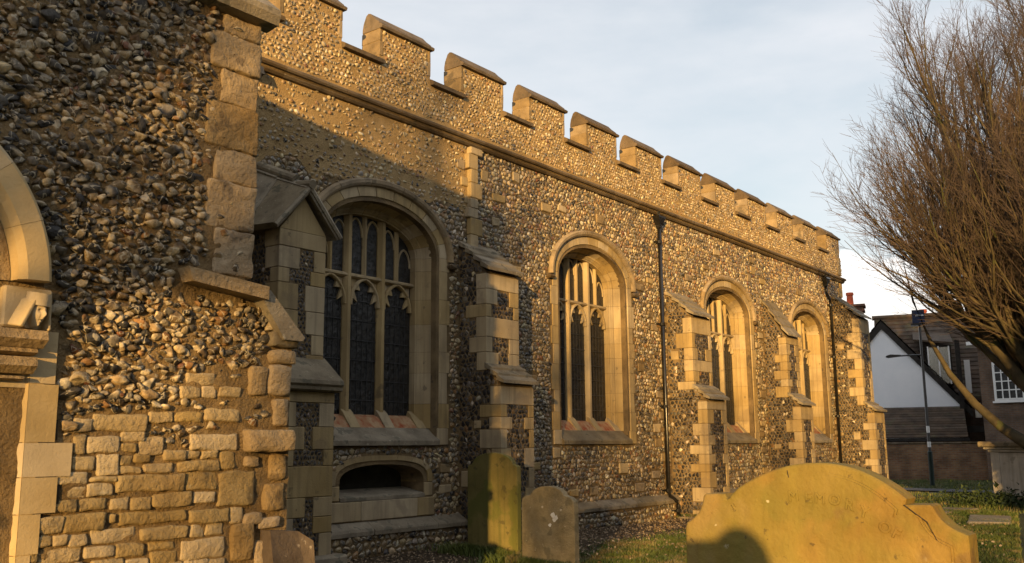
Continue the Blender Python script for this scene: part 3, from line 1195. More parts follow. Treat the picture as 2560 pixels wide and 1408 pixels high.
# --- stepped buttresses
def buttress(k, idx):
    x0, x1 = k['x0'], k['x1']
    y1, y2 = D - k['p1'], D - k['p2']
    core = MB()
    core.box(x0 + .012, x1 - .012, y1 + .012, D + .05, k['t2'] - .3, k['f1'])
    core.box(x0 + .012, x1 - .012, y2 + .012, D + .05, WT - .2, k['f2'])
    core.prism([(y1 + .02, k['f1'] - .01), (D + .04, k['f1'] - .01), (D + .04, k['t1'] - .03)], x0 + .012, x1 - .012, 'X')
    core.prism([(y2 + .02, k['f2'] - .01), (y1 + .04, k['f2'] - .01), (y1 + .04, k['t2'] - .03)], x0 + .012, x1 - .012, 'X')
    bt = core.build('buttress', 'mortar_dark', church)
    # weathered cap stones, stepped like thick slates
    for (ya, za, yb, zb) in ((D + .01, k['t1'], y1, k['f1']), (y1 + .02, k['t2'], y2, k['f2'])):
        n = 4 if ya > D else 3
        for i in range(n):
            a, c = i / n, (i + 1) / n
            A = (ya + (yb - .07 - ya) * a, za + (zb + .02 - za) * a)
            B = (ya + (yb - .07 - ya) * c, za + (zb + .02 - za) * c)
            th = .055
            ov = .035
            pr = [(A[0], A[1] + .01), (B[0] - .02, B[1] + .03), (B[0] - .025, B[1] + .03 - th), (A[0], A[1] - .08)]
            MB().prism(pr, x0 - ov + random.uniform(-.01, .01), x1 + ov + random.uniform(-.01, .01), 'X').build(
                'weathering_stone', 'limestone_old', bt)
        # triangular cheek stones under the cap
    # quoins
    rects_f, rects_s = [], []
    for (z0, z1, yf, pj) in ((WT, k['f2'] - .05, y2, k['p2']), (k['t2'] - .12, k['f1'] - .05, y1, k['p1'])):
        z = z0
        kk = random.randint(0, 1)
        while z < z1 - .02:
            h = random.uniform(.17, .34)
            z2 = z + h if z + h < z1 - .12 else z1
            last = z2 == z1
            la = (.29, .14)[kk % 2] * random.uniform(.85, 1.15)
            lb = (.22, .40)[kk % 2] * random.uniform(.85, 1.15)
            lc = (.26, .13)[(kk + (random.random() < .2)) % 2] * random.uniform(.85, 1.15)
            lb = min(lb, pj - .08)
            if last or random.random() < .05:
                stone('quoin', 'limestone', bt, x0 - .004, x1 + .004, yf - .004, yf + .22, z + .003, z2 - .003, .007)
                rects_f.append((x0, x1, z, z2))
                rects_s.append((yf, yf + .22, z, z2))
            else:
                stone('quoin', 'limestone', bt, x0 - .004, x0 + la, yf - .004, yf + lb, z + .003, z2 - .003, .007)
                stone('quoin', 'limestone', bt, x1 - lc, x1 + .004, yf - .004, yf + lb, z + .003, z2 - .003, .007)
                rects_f += [(x0, x0 + la, z, z2), (x1 - lc, x1, z, z2)]
                rects_s.append((yf, yf + lb, z, z2))
            if not last and random.random() < .3 and pj > .5:
                yy = yf + lb + random.uniform(.12, .3)
                if yy + .2 < D:
                    stone('quoin', 'limestone', bt, x0 - .004, x0 + .1, yy, yy + random.uniform(.13, .22), z + .02, z2 - .05, .008, .004)
                    rects_s.append((yy, yy + .2, z, z2 - .04))
            z = z2
            kk += 1

    def outside(c, rects):
        u, v = c.mean(1).T
        kp = np.ones(len(c), bool)
        for a, b_, p, q_ in rects:
            kp &= ~((u > a - .01) & (u < b_ + .01) & (v > p - .01) & (v < q_ + .01))
        return kp
    for (z0, z1, yf) in ((WT + .02, k['f2'] - .06, y2), (k['t2'] - .1, k['f1'] - .06, y1)):
        c = hexcells(x0 + .05, x1 - .05, z0, z1, .085, .078)
        c = c[outside(c, rects_f)]
        c = c[(c.mean(1)[:, 0] > x0 + .05) & (c.mean(1)[:, 0] < x1 - .05) & (c.mean(1)[:, 1] > z0) & (c.mean(1)[:, 1] < z1)]
        flint_field(c, W_KNAP, 'flint_panel', 'knapped', bt, lambda u, v, h, yf=yf: (u, yf + .012 - h * .5, v), .004, .016,
                    (.84, .93), smooth12=False, rim=.2, tilt=.2)
    for side in (0, 1):
        c = hexcells(y2, D, WT + .02, k['t1'], .088, .080)
        u, v = c.mean(1).T
        lim1 = k['f1'] + (u - y1) / (D - y1) * (k['t1'] - k['f1']) - .09
        lim2 = k['f2'] + (u - y2) / (y1 - y2) * (k['t2'] - k['f2']) - .09
        kp = ((u > y1 + .03) & (v < lim1)) | ((u > y2 + .03) & (v < np.minimum(lim2, k['t2'] - .1)))
        c = c[kp & outside(c, rects_s) & (u < D - .02)]
        xs = x0 if side == 0 else x1
        sg = -1 if side == 0 else 1
        flint_field(c, W_KNAP, 'flint_panel', 'knapped', bt,
                    lambda u, v, h, xs=xs, sg=sg: (xs - sg * .012 + sg * h * .5, u, v), .004, .018, (.84, .93),
                    smooth12=False, rim=.25, tilt=.22)
    return bt


for i, k in enumerate(BUT):
    buttress(k, i)

# the first buttress, with its gabled cap
bx0, bx1 = 7.52, 8.28
by, byl = 9.62, 9.38
g = MB()
g.box(bx0 + .01, bx1 - .01, by + .01, D + .05, .9, 2.85)
g.box(bx0 - .03, bx1 + .0, byl + .01, D + .05, WT - .2, .80)
gab = g.build('gabled_buttress', 'mortar_dark', church)
mx_ = (bx0 + bx1) / 2
MB().prism([(bx0, 2.78), (bx1, 2.78), (mx_, 3.24)], by - .004, by + .3, 'Y').build('gable_stone', 'limestone', gab)
stone('gable_course', 'limestone', gab, bx0 - .004, bx1 + .004, by - .006, by + .3, 2.56, 2.775, .006)


def slab3(name, m, P4, th, parent):
    """slab from four corner points, thickness downwards along its normal"""
    P4 = [Vector(p) for p in P4]
    n = (P4[1] - P4[0]).cross(P4[3] - P4[0]).normalized()
    if n.z < 0:
        n = -n
    vs = P4 + [p - n * th for p in P4]
    b = MB().add(vs, [(0, 1, 2, 3), (7, 6, 5, 4), (0, 4, 5, 1), (1, 5, 6, 2), (2, 6, 7, 3), (3, 7, 4, 0)])
    return b.build(name, m, parent)


rf, rb = (mx_, by - .12, 3.42), (mx_, D + .02, 3.86)
rf2 = (mx_, (by + D) / 2 + .02, 3.65)
for s in (-1, 1):
    ex = mx_ + s * .56
    e1, e2, e3 = (ex, by - .12, 2.80), (ex, (by + D) / 2, 2.84), (ex, D + .02, 2.90)
    slab3('cap_slab', 'limestone_old', [rf, rf2, e2, e1], .09, gab)
    slab3('cap_slab', 'limestone_old', [(rf2[0], rf2[1] + .005, rf2[2] + .012), rb, e3, (e2[0], e2[1] + .005, e2[2] + .012)], .09, gab)
    # moulded verge
    b = MB()
    b.tube([(mx_ + s * .0, by - .11, 3.37), (mx_ + s * .54, by - .11, 2.77)], .035, 6)
    b.build('verge_mould', 'limestone_old', gab)
MB().tube([(mx_, by + .18, 3.53), (mx_, D, 3.87)], .065, 10).build('ridge_roll', 'limestone_old', gab)
MB().tube([(mx_, by - .16, 3.40), (mx_, by + .14, 3.44)], .06, 8).build('ridge_knob', 'limestone_old', gab)
# the quoins as the photograph shows them: front left / front right widths, top to bottom
zt_ = 2.555
rf_, rs_ = [], []
rows_up = [(.36, .32, .15), (.26, .22, .24), (.24, .26, .28), (.20, .22, .30), (.27, .36, .22), (.24, .24, .30)]
seq = [(.33, .19, .28), (.17, .24, .17), (.32, .32, .28), (.33, .30, .28), (.19, .20, .25), (.32, .28, .27), (.32, .19, .3)]
for h, (la, lc, lb) in zip([.28, .19, .34, .30, .26, .27, .3], seq):
    z2 = zt_ - h
    if zt_ < 1.0:
        break
    stone('quoin', 'limestone', gab, bx0 - .004, bx0 + la, by - .004, by + lb, z2 + .003, zt_ - .003, .006)
    stone('quoin', 'limestone', gab, bx1 - lc, bx1 + .004, by - .004, by + lb, z2 + .003, zt_ - .003, .006)
    rf_ += [(bx0, bx0 + la, z2, zt_), (bx1 - lc, bx1, z2, zt_)]
    rs_ += [(by, by + lb, z2, zt_)]
    zt_ = z2
# set-off
MB().prism([(by + .05, 1.18), (byl - .12, .84), (byl - .13, .79), (byl - .10, .76), (byl - .10, .72), (byl - .06, .70),
            (by + .05, .70)], bx0 - .08, bx1 + .05, 'X').build('set_off', 'limestone_old', gab)
zt_ = .70
for h, (la, lc, lb) in zip([.14, .30, .28, .20, .38, .24, .20, .30, .40],
                           [(.4, .4, .3), (.18, .24, .2), (.32, .34, .3), (.16, .16, .25), (.42, .42, .3), (.36, .30, .25),
                            (.18, .30, .3), (.18, .20, .2), (.38, .38, .3)]):
    z2 = max(zt_ - h, WT)
    full = la >= .38
    if full:
        stone('quoin', 'limestone', gab, bx0 - .034, bx1 + .004, byl - .004, byl + lb, z2 + .003, zt_ - .003, .006)
        rf_.append((bx0 - .1, bx1, z2, zt_))
    else:
        stone('quoin', 'limestone', gab, bx0 - .034, bx0 - .03 + la, byl - .004, byl + lb, z2 + .003, zt_ - .003, .006)
        stone('quoin', 'limestone', gab, bx1 - lc, bx1 + .004, byl - .004, byl + lb, z2 + .003, zt_ - .003, .006)
        rf_ += [(bx0 - .03, bx0 - .03 + la, z2, zt_), (bx1 - lc, bx1, z2, zt_)]
    rs_.append((byl, byl + lb, z2, zt_))
    zt_ = z2
stone('buttress_foot', 'limestone_old', gab, bx0 - .12, bx1 + .16, byl - .17, D, WT - .1, -1.31, .03, .01)


def out_r(c, rects):
    u, v = c.mean(1).T
    kp = np.ones(len(c), bool)
    for a, b_, p, q_ in rects:
        kp &= ~((u > a) & (u < b_) & (v > p) & (v < q_))
    return kp


for yf, z0, z1 in ((by, 1.1, 2.55), (byl, WT, .66)):
    c = hexcells(bx0 + .04, bx1 - .04, z0, z1, .062, .058)
    c = c[out_r(c, rf_)]
    c = c[(c.mean(1)[:, 1] < z1 - .02)]
    flint_field(c, W_KNAP, 'flint_panel', 'knapped', gab, lambda u, v, h, yf=yf: (u, yf + .012 - h * .5, v), .004, .018,
                (.82, .93), smooth12=False, rim=.25, tilt=.3)
c = hexcells(by, D, 1.0, 2.75, .07, .065)
c = c[out_r(c, rs_) & (c.mean(1)[:, 0] > by + .16)]
flint_field(c, W_KNAP, 'flint_panel', 'knapped', gab, lambda u, v, h: (bx0 + .012 - h * .5, u, v), .004, .02,
            (.82, .93), smooth12=False, rim=.25, tilt=.3)
MB().prism([(D + .05, 5.30), (D - .16, 5.24), (D - .20, 5.12), (D - .02, 5.08)], 7.62, 7.78, 'X').build('lead_spout', 'lead', church)


# --- rainwater pipes
def downpipe(x, jog_top, zb, jog_bottom):
    y = D - .09
    b = MB()
    if jog_top:
        pts = [(x - .32, y, 4.95), (x - .32, y, 4.72), (x - .06, y, 4.55), (x, y, 4.42)]
        hx = x - .32
    else:
        pts = [(x, y, 4.98)]
        hx = x
    if jog_bottom:
        pts += [(x, y, -1.02), (x + .03, y - .02, -1.10), (x + .16, y - .12, -1.22), (x + .18, y - .13, -1.30), (x + .18, y - .13, -1.50),
                (x + .22, y - .22, -1.56)]
    else:
        pts += [(x, y, zb)]
    b.tube(pts, .045, 12)
    o = b.build('downpipe', 'iron', church, smooth=True)
    h = MB()
    rr = [(.05, 4.93), (.06, 5.00), (.15, 5.16), (.17, 5.17), (.17, 5.20)]
    vs, fs = [], []
    for rad, z in rr:
        for sx_, sy_ in ((-1, -1), (1, -1), (1, 1), (-1, 1)):
            vs.append((hx + sx_ * rad, y + sy_ * min(rad, .10) - .0, z))
    for i in range(len(rr) - 1):
        for j in range(4):
            fs.append((i * 4 + j, i * 4 + (j + 1) % 4, i * 4 + 4 + (j + 1) % 4, i * 4 + 4 + j))
    fs.append((3, 2, 1, 0))
    e = (len(rr) - 1) * 4
    fs.append((e, e + 1, e + 2, e + 3))
    h.add(vs, fs)
    h.build('hopper', 'iron', o)
    MB().tube([(hx, y, 5.2), (hx, y, 5.30), (hx, D + .05, 5.34)], .06, 8).build('spout', 'lead', o)
    for z in (4.6 if not jog_top else 4.36, 2.70, .85, -.98, -1.42 if jog_bottom else -5):
        if z < zb:
            continue
        xx, yy = (x + .18, y - .13) if z < -1.2 else (x, y)
        bb = MB()
        bb.tube([(xx, yy, z - .03), (xx, yy, z + .03)], .062, 12)
        bb.box(xx - .13, xx + .05, D - .06 if z > -1.2 else D - .2, D + .01, z - .018, z + .018)
        bb.build('pipe_bracket', 'iron', o)
    return o


downpipe(18.98, False, -1.6, True)
downpipe(29.98, True, -1.45, False)

# ================================================================== THE NEAR BLOCK (porch wall)
YB = 6.0
XR = 4.40
zo = [(-4.5, WT - .2), (4.86, WT - .2), (4.86, .70), (4.84, .92), (4.47, 1.20), (XR, 1.22), (XR, 3.40), (XR - .04, 5.28),
      (3.3, 5.42), (-1.2, 5.96), (-4.5, 6.4)]
blk = MB()
blk.prism(zo, YB + .03, D - .1, 'Y')
porch = blk.build('porch_wall', 'mortar_old', church)


# ---- uneven mortar skin over the front face, so nothing is a flat sheet
def grid_skin(x0, x1, z0, z1, step, fy, name, m, parent):
    nx, nz = int((x1 - x0) / step), int((z1 - z0) / step)
    X, Z = np.meshgrid(np.linspace(x0, x1, nx + 1), np.linspace(z0, z1, nz + 1))
    Yv = fy(X, Z)
    V = np.stack([X, Yv, Z], -1).reshape(-1, 3)
    i = np.arange(nx)[None] + (nx + 1) * np.arange(nz)[:, None]
    q = np.stack([i, i + 1, i + nx + 2, i + nx + 1], -1).reshape(-1, 4)
    return np_mesh(name, V, [q], m, parent, smooth=True)


def skin_y(X, Z):
    return YB + .008 * vnoise(X * 5, Z * 5) + .010 * vnoise(X * 14 + 3, Z * 14) + .006 * vnoise(X * 33, Z * 33)


grid_skin(2.0, XR - .03, -1.7, 3.42, .03, skin_y, 'mortar_skin', 'mortar_old', porch)
grid_skin(XR - .03, 4.84, -1.7, .9, .03, skin_y, 'mortar_skin', 'mortar_old', porch)

# blocks traced from the wall: zoomed picture cells -> wall coordinates (x, z) on the plane
CRI = CR


def wallpt(px, py, Y=YB):
    d = CRI @ np.array([(px - 1280) / F, -(py - 704) / F, -1.0])
    d *= Y / d[1]
    return d[0], d[2]


rub = [(355, 705, 445, 775), (445, 690, 710, 770), (720, 675, 835, 730), (843, 670, 975, 728), (985, 660, 1155, 725),
       (865, 555, 968, 610), (972, 550, 1045, 610), (1052, 555, 1162, 605), (900, 490, 1035, 548),
       (352, 790, 408, 878), (412, 795, 575, 875), (580, 828, 660, 870), (665, 798, 785, 890), (915, 785, 1142, 860),
       (580, 773, 700, 822), (788, 862, 890, 915), (342, 892, 448, 962), (462, 880, 568, 985), (572, 885, 638, 935),
       (645, 880, 722, 925), (893, 862, 963, 905), (968, 862, 1048, 905), (575, 940, 675, 975), (690, 928, 825, 968),
       (850, 915, 1055, 962), (425, 990, 556, 1016), (272, 970, 420, 1030), (556, 980, 885, 1062), (892, 968, 1045, 1055),
       (1052, 965, 1222, 1128), (262, 1036, 410, 1098), (413, 1020, 540, 1085), (250, 1103, 372, 1158), (376, 1092, 508, 1155),
       (525, 1092, 620, 1150), (628, 1085, 725, 1152), (730, 1068, 920, 1135), (930, 1062, 1032, 1120),
       (145, 1190, 298, 1265), (300, 1168, 500, 1255), (525, 1172, 558, 1215), (570, 1158, 895, 1215), (912, 1148, 1100, 1210),
       (1112, 1138, 1170, 1215), (140, 1275, 243, 1335), (246, 1272, 318, 1325), (322, 1268, 415, 1325), (435, 1240, 650, 1308),
       (675, 1230, 900, 1295), (915, 1218, 985, 1285), (988, 1213, 1075, 1270), (135, 1345, 178, 1408), (182, 1340, 385, 1408),
       (400, 1328, 550, 1380), (555, 1315, 690, 1375), (715, 1305, 840, 1342), (870, 1292, 1080, 1385), (440, 1388, 595, 1450),
       (600, 1382, 715, 1440), (722, 1350, 850, 1420), (868, 1392, 1080, 1460), (1060, 870, 1130, 950), (850, 1230, 870, 1240)]
rects = []
for a, b_, c_, d_ in rub[:-1]:
    x0, z1 = wallpt(a / 1.934, 680 + (b_ + d_) / 2 / 1.934)
    x1, _ = wallpt(c_ / 1.934, 680 + (b_ + d_) / 2 / 1.934)
    xm = (a + c_) / 2 / 1.934
    _, zt = wallpt(xm, 680 + b_ / 1.934)
    _, zb = wallpt(xm, 680 + d_ / 1.934)
    rects.append((x0, x1, zb, zt))
zmin = wallpt(250, 1425)[1]
z = zmin
while z > WT:
    h = random.uniform(.10, .17)
    x = 2.86
    while x < 4.1:
        L = random.uniform(.18, .5)
        rects.append((x, min(x + L, 4.15), z - h, z))
        x += L + .015
    z -= h + .015
for x0, x1, z0, z1 in rects:
    rough_block('rubble_stone', 'rubble', porch, x0 - .004, x1 + .004, z0 - .004, z1 + .004, YB - random.uniform(.014, .030), .045, .005)

# quoins of the right edge, upper stage (rendered, eroded)
qz = 1.28
kk = 0
qrects = []
while qz < 3.30:
    h = random.uniform(.24, .42)
    z2 = min(qz + h, 3.32)
    L = (.34, .42)[kk % 2] + random.uniform(-.04, .04)
    rough_block('quoin_stone', 'quoin_old', porch, XR - L, XR + .03 + random.uniform(-.012, .012), qz - .002, z2 + .002, YB - .022 - .004 * (kk % 2), .04, .004, cr=.012)
    qrects.append((XR - L, XR, qz, z2))
    qz = z2
    kk += 1


def qpx(a, b_, c_, d_, m='quoin_old', lift=.04, name='quoin_stone', s=1.934, ox=0, oy=680, **kw):
    x0, _ = wallpt(ox + a / s, oy + (b_ + d_) / 2 / s)
    x1, _ = wallpt(ox + c_ / s, oy + (b_ + d_) / 2 / s)
    xm = ox + (a + c_) / 2 / s
    _, zt = wallpt(xm, oy + b_ / s)
    _, zb = wallpt(xm, oy + d_ / s)
    rough_block(name, m, porch, x0, x1, zb, zt, YB - lift, .04 + lift, .010, cr=.016, **kw)
    rects.append((x0, x1, zb, zt))


qpx(1195, 455, 1285, 602)
qpx(1288, 450, 1398, 600, lift=.05)
qpx(1170, 762, 1400, 870, lift=.09)
qpx(1312, 612, 1385, 750)
qpx(1175, 885, 1245, 950)
qpx(1290, 880, 1375, 1010)
qpx(1265, 1020, 1365, 1160)
qpx(1170, 1160, 1262, 1225)
qpx(1240, 1180, 1345, 1240)
qpx(1110, 1215, 1215, 1400)
qpx(1225, 1290, 1345, 1420)
qpx(1130, 1400, 1400, 1520)
qpx(1296, 295, 1434, 368, m='limestone_old', lift=.06)
qpx(1294, 375, 1412, 448, m='quoin_old', lift=.06)
# the two weathering slabs
A, B_ = wallpt(447, 690), wallpt(640, 735)
pt = [(3.80, 1.275), (4.50, 1.215), (4.50, 1.115), (3.84, 1.175)]
MB().prism(pt, YB - .14, YB + .3, 'Y').build('weathering_slab', 'quoin_old', porch)
pt = [(4.42, 1.20), (4.55, 1.20), (4.90, .86), (4.88, .83), (4.70, .83)]
MB().prism(pt, YB - .09, YB + .5, 'Y').build('weathering_slab', 'limestone_old', porch)
rects += [(3.78, 4.5, 1.1, 1.29)]
# the dark string course above
x = 2.0
while x < XR + .1:
    x2 = min(x + random.uniform(.5, .8), XR + .13)
    MB().prism([(YB + .05, 3.33), (YB - .10, 3.35), (YB - .13, 3.42), (YB - .13, 3.47), (YB + .05, 3.62)], x + .003, x2 - .003,
               'X').build('string_stone', 'limestone_old', porch)
    x = x2

# ---- doorway arch at the left edge
ACX, ACZ, AR = 1.73, 1.00, 1.13
n_v = 7
for i in range(n_v):
    t0, t1 = radians(2 + i * 20 + .06), radians(2 + (i + 1) * 20 - .06)
    vs, fs = [], []
    pf = [(AR, .03), (AR, -.10), (AR - .03, -.13), (AR - .16, -.13), (AR - .20, -.09), (AR - .21, .0), (AR - .21, .05)]
    for k in range(7):
        t = t0 + (t1 - t0) * k / 6
        for rr_, y in pf:
            vs.append((ACX + rr_ * cos(t), YB + y, ACZ + rr_ * sin(t)))
    for k in range(6):
        for j in range(len(pf) - 1):
            a = k * len(pf) + j
            fs.append((a, a + 1, a + 1 + len(pf), a + len(pf)))
    fs.append(tuple(range(len(pf))))
    MB().add(vs, fs).build('arch_hood_stone', 'pier', porch)
for i in range(7):
    t0, t1 = radians(2 + i * 20), radians(2 + (i + 1) * 20 - .1)
    vs, fs = [], []
    pf = [(AR - .215, -.012), (AR - .42, -.012), (AR - .46, .03), (AR - .50, .12), (AR - .50, .4)]
    for k in range(7):
        t = t0 + (t1 - t0) * k / 6
        for rr_, y in pf:
            vs.append((ACX + rr_ * cos(t), YB + y, ACZ + rr_ * sin(t)))
    for k in range(6):
        for j in range(len(pf) - 1):
            a = k * len(pf) + j
            fs.append((a, a + 1, a + 1 + len(pf), a + len(pf)))
    MB().add(vs, fs).build('arch_stone', 'quoin_old', porch)
# dark backing wall behind the flints under the arch is the porch itself; impost mouldings
MB().box(2.3, 2.90, YB - .015, YB + .05, .38, .80).build('impost_bed', 'pier', porch)
for z0, z1, pj, xr in ((.62, .735, .16, 2.84), (.575, .625, .12, 2.80), (.46, .57, .15, 2.79), (.42, .455, .10, 2.74)):
    n = 10
    pr = [(YB + .05, z0), (YB - pj * .6, z0), (YB - pj, (z0 + z1) / 2 - .01), (YB - pj * .9, z1 - .01), (YB + .05, z1)]
    MB().prism(pr, 1.9, xr, 'X').build('impost_moulding', 'quoin_old', porch)
# smooth pier
MB().prism([(2.80, YB - .028), (2.885, YB - .028), (2.885, YB + .1), (2.80, YB + .1)], -1.7, .74, 'Z').build('pier_bed', 'pier', porch)
for z0, z1, xr in ((.05, .405, 2.985), (.41, .735, 2.96), (-.16, .045, 3.10), (-.38, -.165, 3.02), (-.62, -.385, 2.93),
                   (-.95, -.625, 2.885), (-1.3, -.955, 2.885), (-1.75, -1.305, 2.885)):
    b = MB()
    b.prism([(2.86, YB + .1), (2.80, YB - .035), (xr, YB - .035), (xr, YB + .1)], z0, z1, 'Z')
    b.build('pier_stone', 'pier', porch)
    b = MB()
    b.prism([(2.20, YB + .55), (2.60, YB + .35), (2.64, YB + .28), (2.798, YB - .034), (2.86, YB + .1), (2.86, YB + .5)], z0, z1, 'Z')
    b.build('jamb_stone', 'pier', porch)
rects += [(1.5, 3.0, .05, .75), (1.5, 3.12, -.17, .06), (1.5, 3.04, -.4, -.1), (1.5, 2.95, -2, -.4)]
# thin dark joints along the toothed edge
for a, b_, c_, d_ in ((2.99, 3.005, .06, .19), (3.025, 3.045, -.36, -.17), (2.935, 2.95, -.60, -.39)):
    MB().box(a, b_, YB - .02, YB + .02, c_, d_).build('open_joint', 'crack', porch)


# ---- carved head stop
def carved_head(loc, s=1.0):
    b = bmesh.new()
    bmesh.ops.create_icosphere(b, subdivisions=5, radius=1)
    for v in b.verts:
        p = v.co
        x, y, z = p
        f = max(0, -y)                       # faces -Y
        # oval face narrowing to the chin
        k = 1.0 - .30 * max(0, -z) ** 1.3
        X, Y, Z = x * .60 * k, y * .62, z * .92
        d = 0
        d += .26 * math.exp(-((x / .13) ** 2 + ((z + .10) / .26) ** 2)) * (1 if f > .2 else 0)       # nose
        d += .10 * math.exp(-((x / .45) ** 2 + ((z - .25) / .10) ** 2)) * (f > .2)                  # brow
        for sx in (-1, 1):
            d -= .16 * math.exp(-(((x - sx * .27) / .15) ** 2 + ((z - .10) / .09) ** 2)) * (f > .2)  # sockets
            d += .07 * math.exp(-(((x - sx * .27) / .09) ** 2 + ((z - .08) / .05) ** 2)) * (f > .2)  # eyeballs
            d += .05 * math.exp(-(((x - sx * .34) / .18) ** 2 + ((z + .22) / .16) ** 2)) * (f > .2)  # cheeks
        d -= .07 * math.exp(-((x / .24) ** 2 + ((z + .47) / .035) ** 2)) * (f > .2)                 # mouth
        d += .06 * math.exp(-((x / .20) ** 2 + ((z + .40) / .05) ** 2)) * (f > .2)
        d += .06 * math.exp(-((x / .20) ** 2 + ((z + .56) / .05) ** 2)) * (f > .2)
        d += .12 * math.exp(-((x / .22) ** 2 + ((z + .80) / .14) ** 2)) * (f > .2)                  # chin
        v.co = (X, Y - d, Z)
    me = bpy.data.meshes.new('carved_head')
    b.to_mesh(me)
    b.free()
    me.polygons.foreach_set('use_smooth', [True] * len(me.polygons))
    me.transform(Matrix.Scale(s, 4))
    me.materials.append(M['pier'])
    o = link('carved_head', me, porch)
    o.location = loc
    o.rotation_euler = (radians(8), 0, radians(22))
    o['label'] = 'weathered carved stone head in a hood at the end of the door arch'
    # cloth of the hood falling to both sides of the face
    for sg in (-1, 1):
        pr = [(sg * .30, .74), (sg * .62, .60), (sg * (1.30 if sg < 0 else 1.0), -.90), (sg * (1.02 if sg < 0 else .8), -.98), (sg * .50, .30)]
        bb = MB()
        bb.prism([(a * s, c * s) for a, c in pr], -.50 * s, .45 * s, 'Y')
        hd = bb.build('carved_hood', 'pier', o)
        bv = hd.modifiers.new('b', 'BEVEL')
        bv.width = .09 * s
        bv.segments = 3
    bb = MB()
    bb.prism([(a * s, c * s) for a, c in ((-.5, -.95), (.45, -.95), (.5, .4), (-.55, .4))], -.05 * s, .5 * s, 'Y')
    bb.build('carved_neck', 'pier', o)
    # flat cap band over the brow
    bb = MB()
    pr = []
    for i in range(17):
        a = radians(190 + 160 * i / 16)
        pr.append((cos(a) * .70 * s, (sin(a) * .72 - .03) * s))
    pr += [(.55 * s, .2 * s), (-.55 * s, .2 * s)]
    bb.prism(pr, .34 * s, 1.02 * s, 'Z')
    bb.build('carved_cap', 'pier', o)


carved_head((2.765, YB - .10, .845), .112)
stone('head_block', 'pier', porch, 2.60, 2.90, YB - .05, YB + .08, .74, 1.0, .012, .005)
rects += [(2.5, 2.92, .70, 1.05)]


# ---- flints of the near wall
def lump(size, seed, sub=2):
    """a broken flint: angular, with flat fractures and a few knobs"""
    b = bmesh.new()
    bmesh.ops.create_icosphere(b, subdivisions=sub, radius=1)
    rr = np.random.default_rng(seed)
    A = rr.normal(size=(11, 3))
    A /= np.linalg.norm(A, axis=1)[:, None]
    cut = rr.uniform(.30, .80, 11)
    co = np.array([v.co for v in b.verts])
    n = co * (1 + .13 * rr.normal(size=(len(co), 1)))
    B = rr.normal(size=(4, 3))
    B /= np.linalg.norm(B, axis=1)[:, None]
    for a in B:                              # knobs
        n = n * (1 + .35 * np.clip((co @ a) - .55, 0, 1)[:, None] * 1.6)
    for a, c in zip(A, cut):                 # fractures
        over = np.maximum(0, n @ a - c)
        n -= over[:, None] * a[None] * .98
    n /= np.abs(n).max(0) * .96
    F_ = np.array([[v.index for v in f.verts] for f in b.faces])
    b.free()
    return n, F_


LUMPS = [lump(1, 100 + i) for i in range(26)]


def in_rects(x, z, gx=0, gz=0):
    k = np.zeros(x.shape, bool)
    for a, b_, c_, d_ in rects:
        k |= (x > a - gx) & (x < b_ + gx) & (z > c_ - gz) & (z < d_ + gz)
    return k


# stones thrown in from the largest to the smallest, none overlapping its neighbours much
cand = []
for rad_, cnt in ((.064, 70), (.050, 700), (.040, 8000), (.032, 12000), (.025, 13000), (.018, 11000)):
    for _ in range(cnt):
        cand.append((random.uniform(2.3, 4.86), random.uniform(-1.6, 3.34), rad_ * random.uniform(.85, 1.12), random.uniform(.52, .9)))
grid_ = {}
dart = []
for x_, z_, r0_, as_ in cand:
    rx_, rz_ = r0_, r0_ * as_
    gi, gj = int(x_ / .18), int(z_ / .18)
    ok = True
    for di in (-1, 0, 1):
        for dj in (-1, 0, 1):
            for a in grid_.get((gi + di, gj + dj), ()):
                if ((x_ - a[0]) / (rx_ + a[2])) ** 2 + ((z_ - a[1]) / (rz_ + a[3])) ** 2 < .60:
                    ok = False
                    break
            if not ok:
                break
        if not ok:
            break
    if ok:
        grid_.setdefault((gi, gj), []).append((x_, z_, rx_, rz_))
        dart.append((x_, z_, rx_, rz_))
dart = np.array(dart)
C = dart[:, :2]
xb, zb_ = C.T
k = (xb > 2.3) & (xb < 4.84)
k &= ~in_rects(xb, zb_, .03, .024)
rq = np.hypot(xb - ACX, zb_ - ACZ)
k &= ~((rq < AR + .03) & (zb_ > ACZ - .05)) & ~((xb < 2.9) & (zb_ < 1.03) & (zb_ > .7))
quo = (xb > XR - .42 + .05 * vnoise(xb * 3, zb_ * 7)) & (zb_ > 1.2)
k &= ~(quo & (R.random(len(xb)) > .10))
k &= ~((zb_ > 1.2) & (xb > XR - .06))
k &= ~((zb_ < 1.22) & (zb_ > .8) & (xb > 4.42 + (1.17 - zb_) * 1.05))
k &= ~((xb > 4.75) & (zb_ < .8))
lowr = (xb > 4.1) & (zb_ < .62)
k &= ~(lowr & (R.random(len(xb)) > .35))
lowl = (xb < 4.1) & (zb_ < .02)
k &= ~(lowl & (R.random(len(xb)) > .08))
gapm = vnoise(xb * 2.1 + 5, zb_ * 2.1) > .55

dart = dart[k]
C = dart[:, :2]
ext = dart[:, 2:4]
n = len(dart)
scl = np.stack([ext[:, 0] * R.uniform(1.05, 1.35, n), R.uniform(.020, .040, n), ext[:, 1] * R.uniform(1.05, 1.35, n)], 1)
scl[:, 1] *= (ext[:, 0] / .05) ** .5
ang = R.normal(0, .30, n) - .05
ci = R.choice(len(PAL), n, p=W_BLOCK / W_BLOCK.sum())
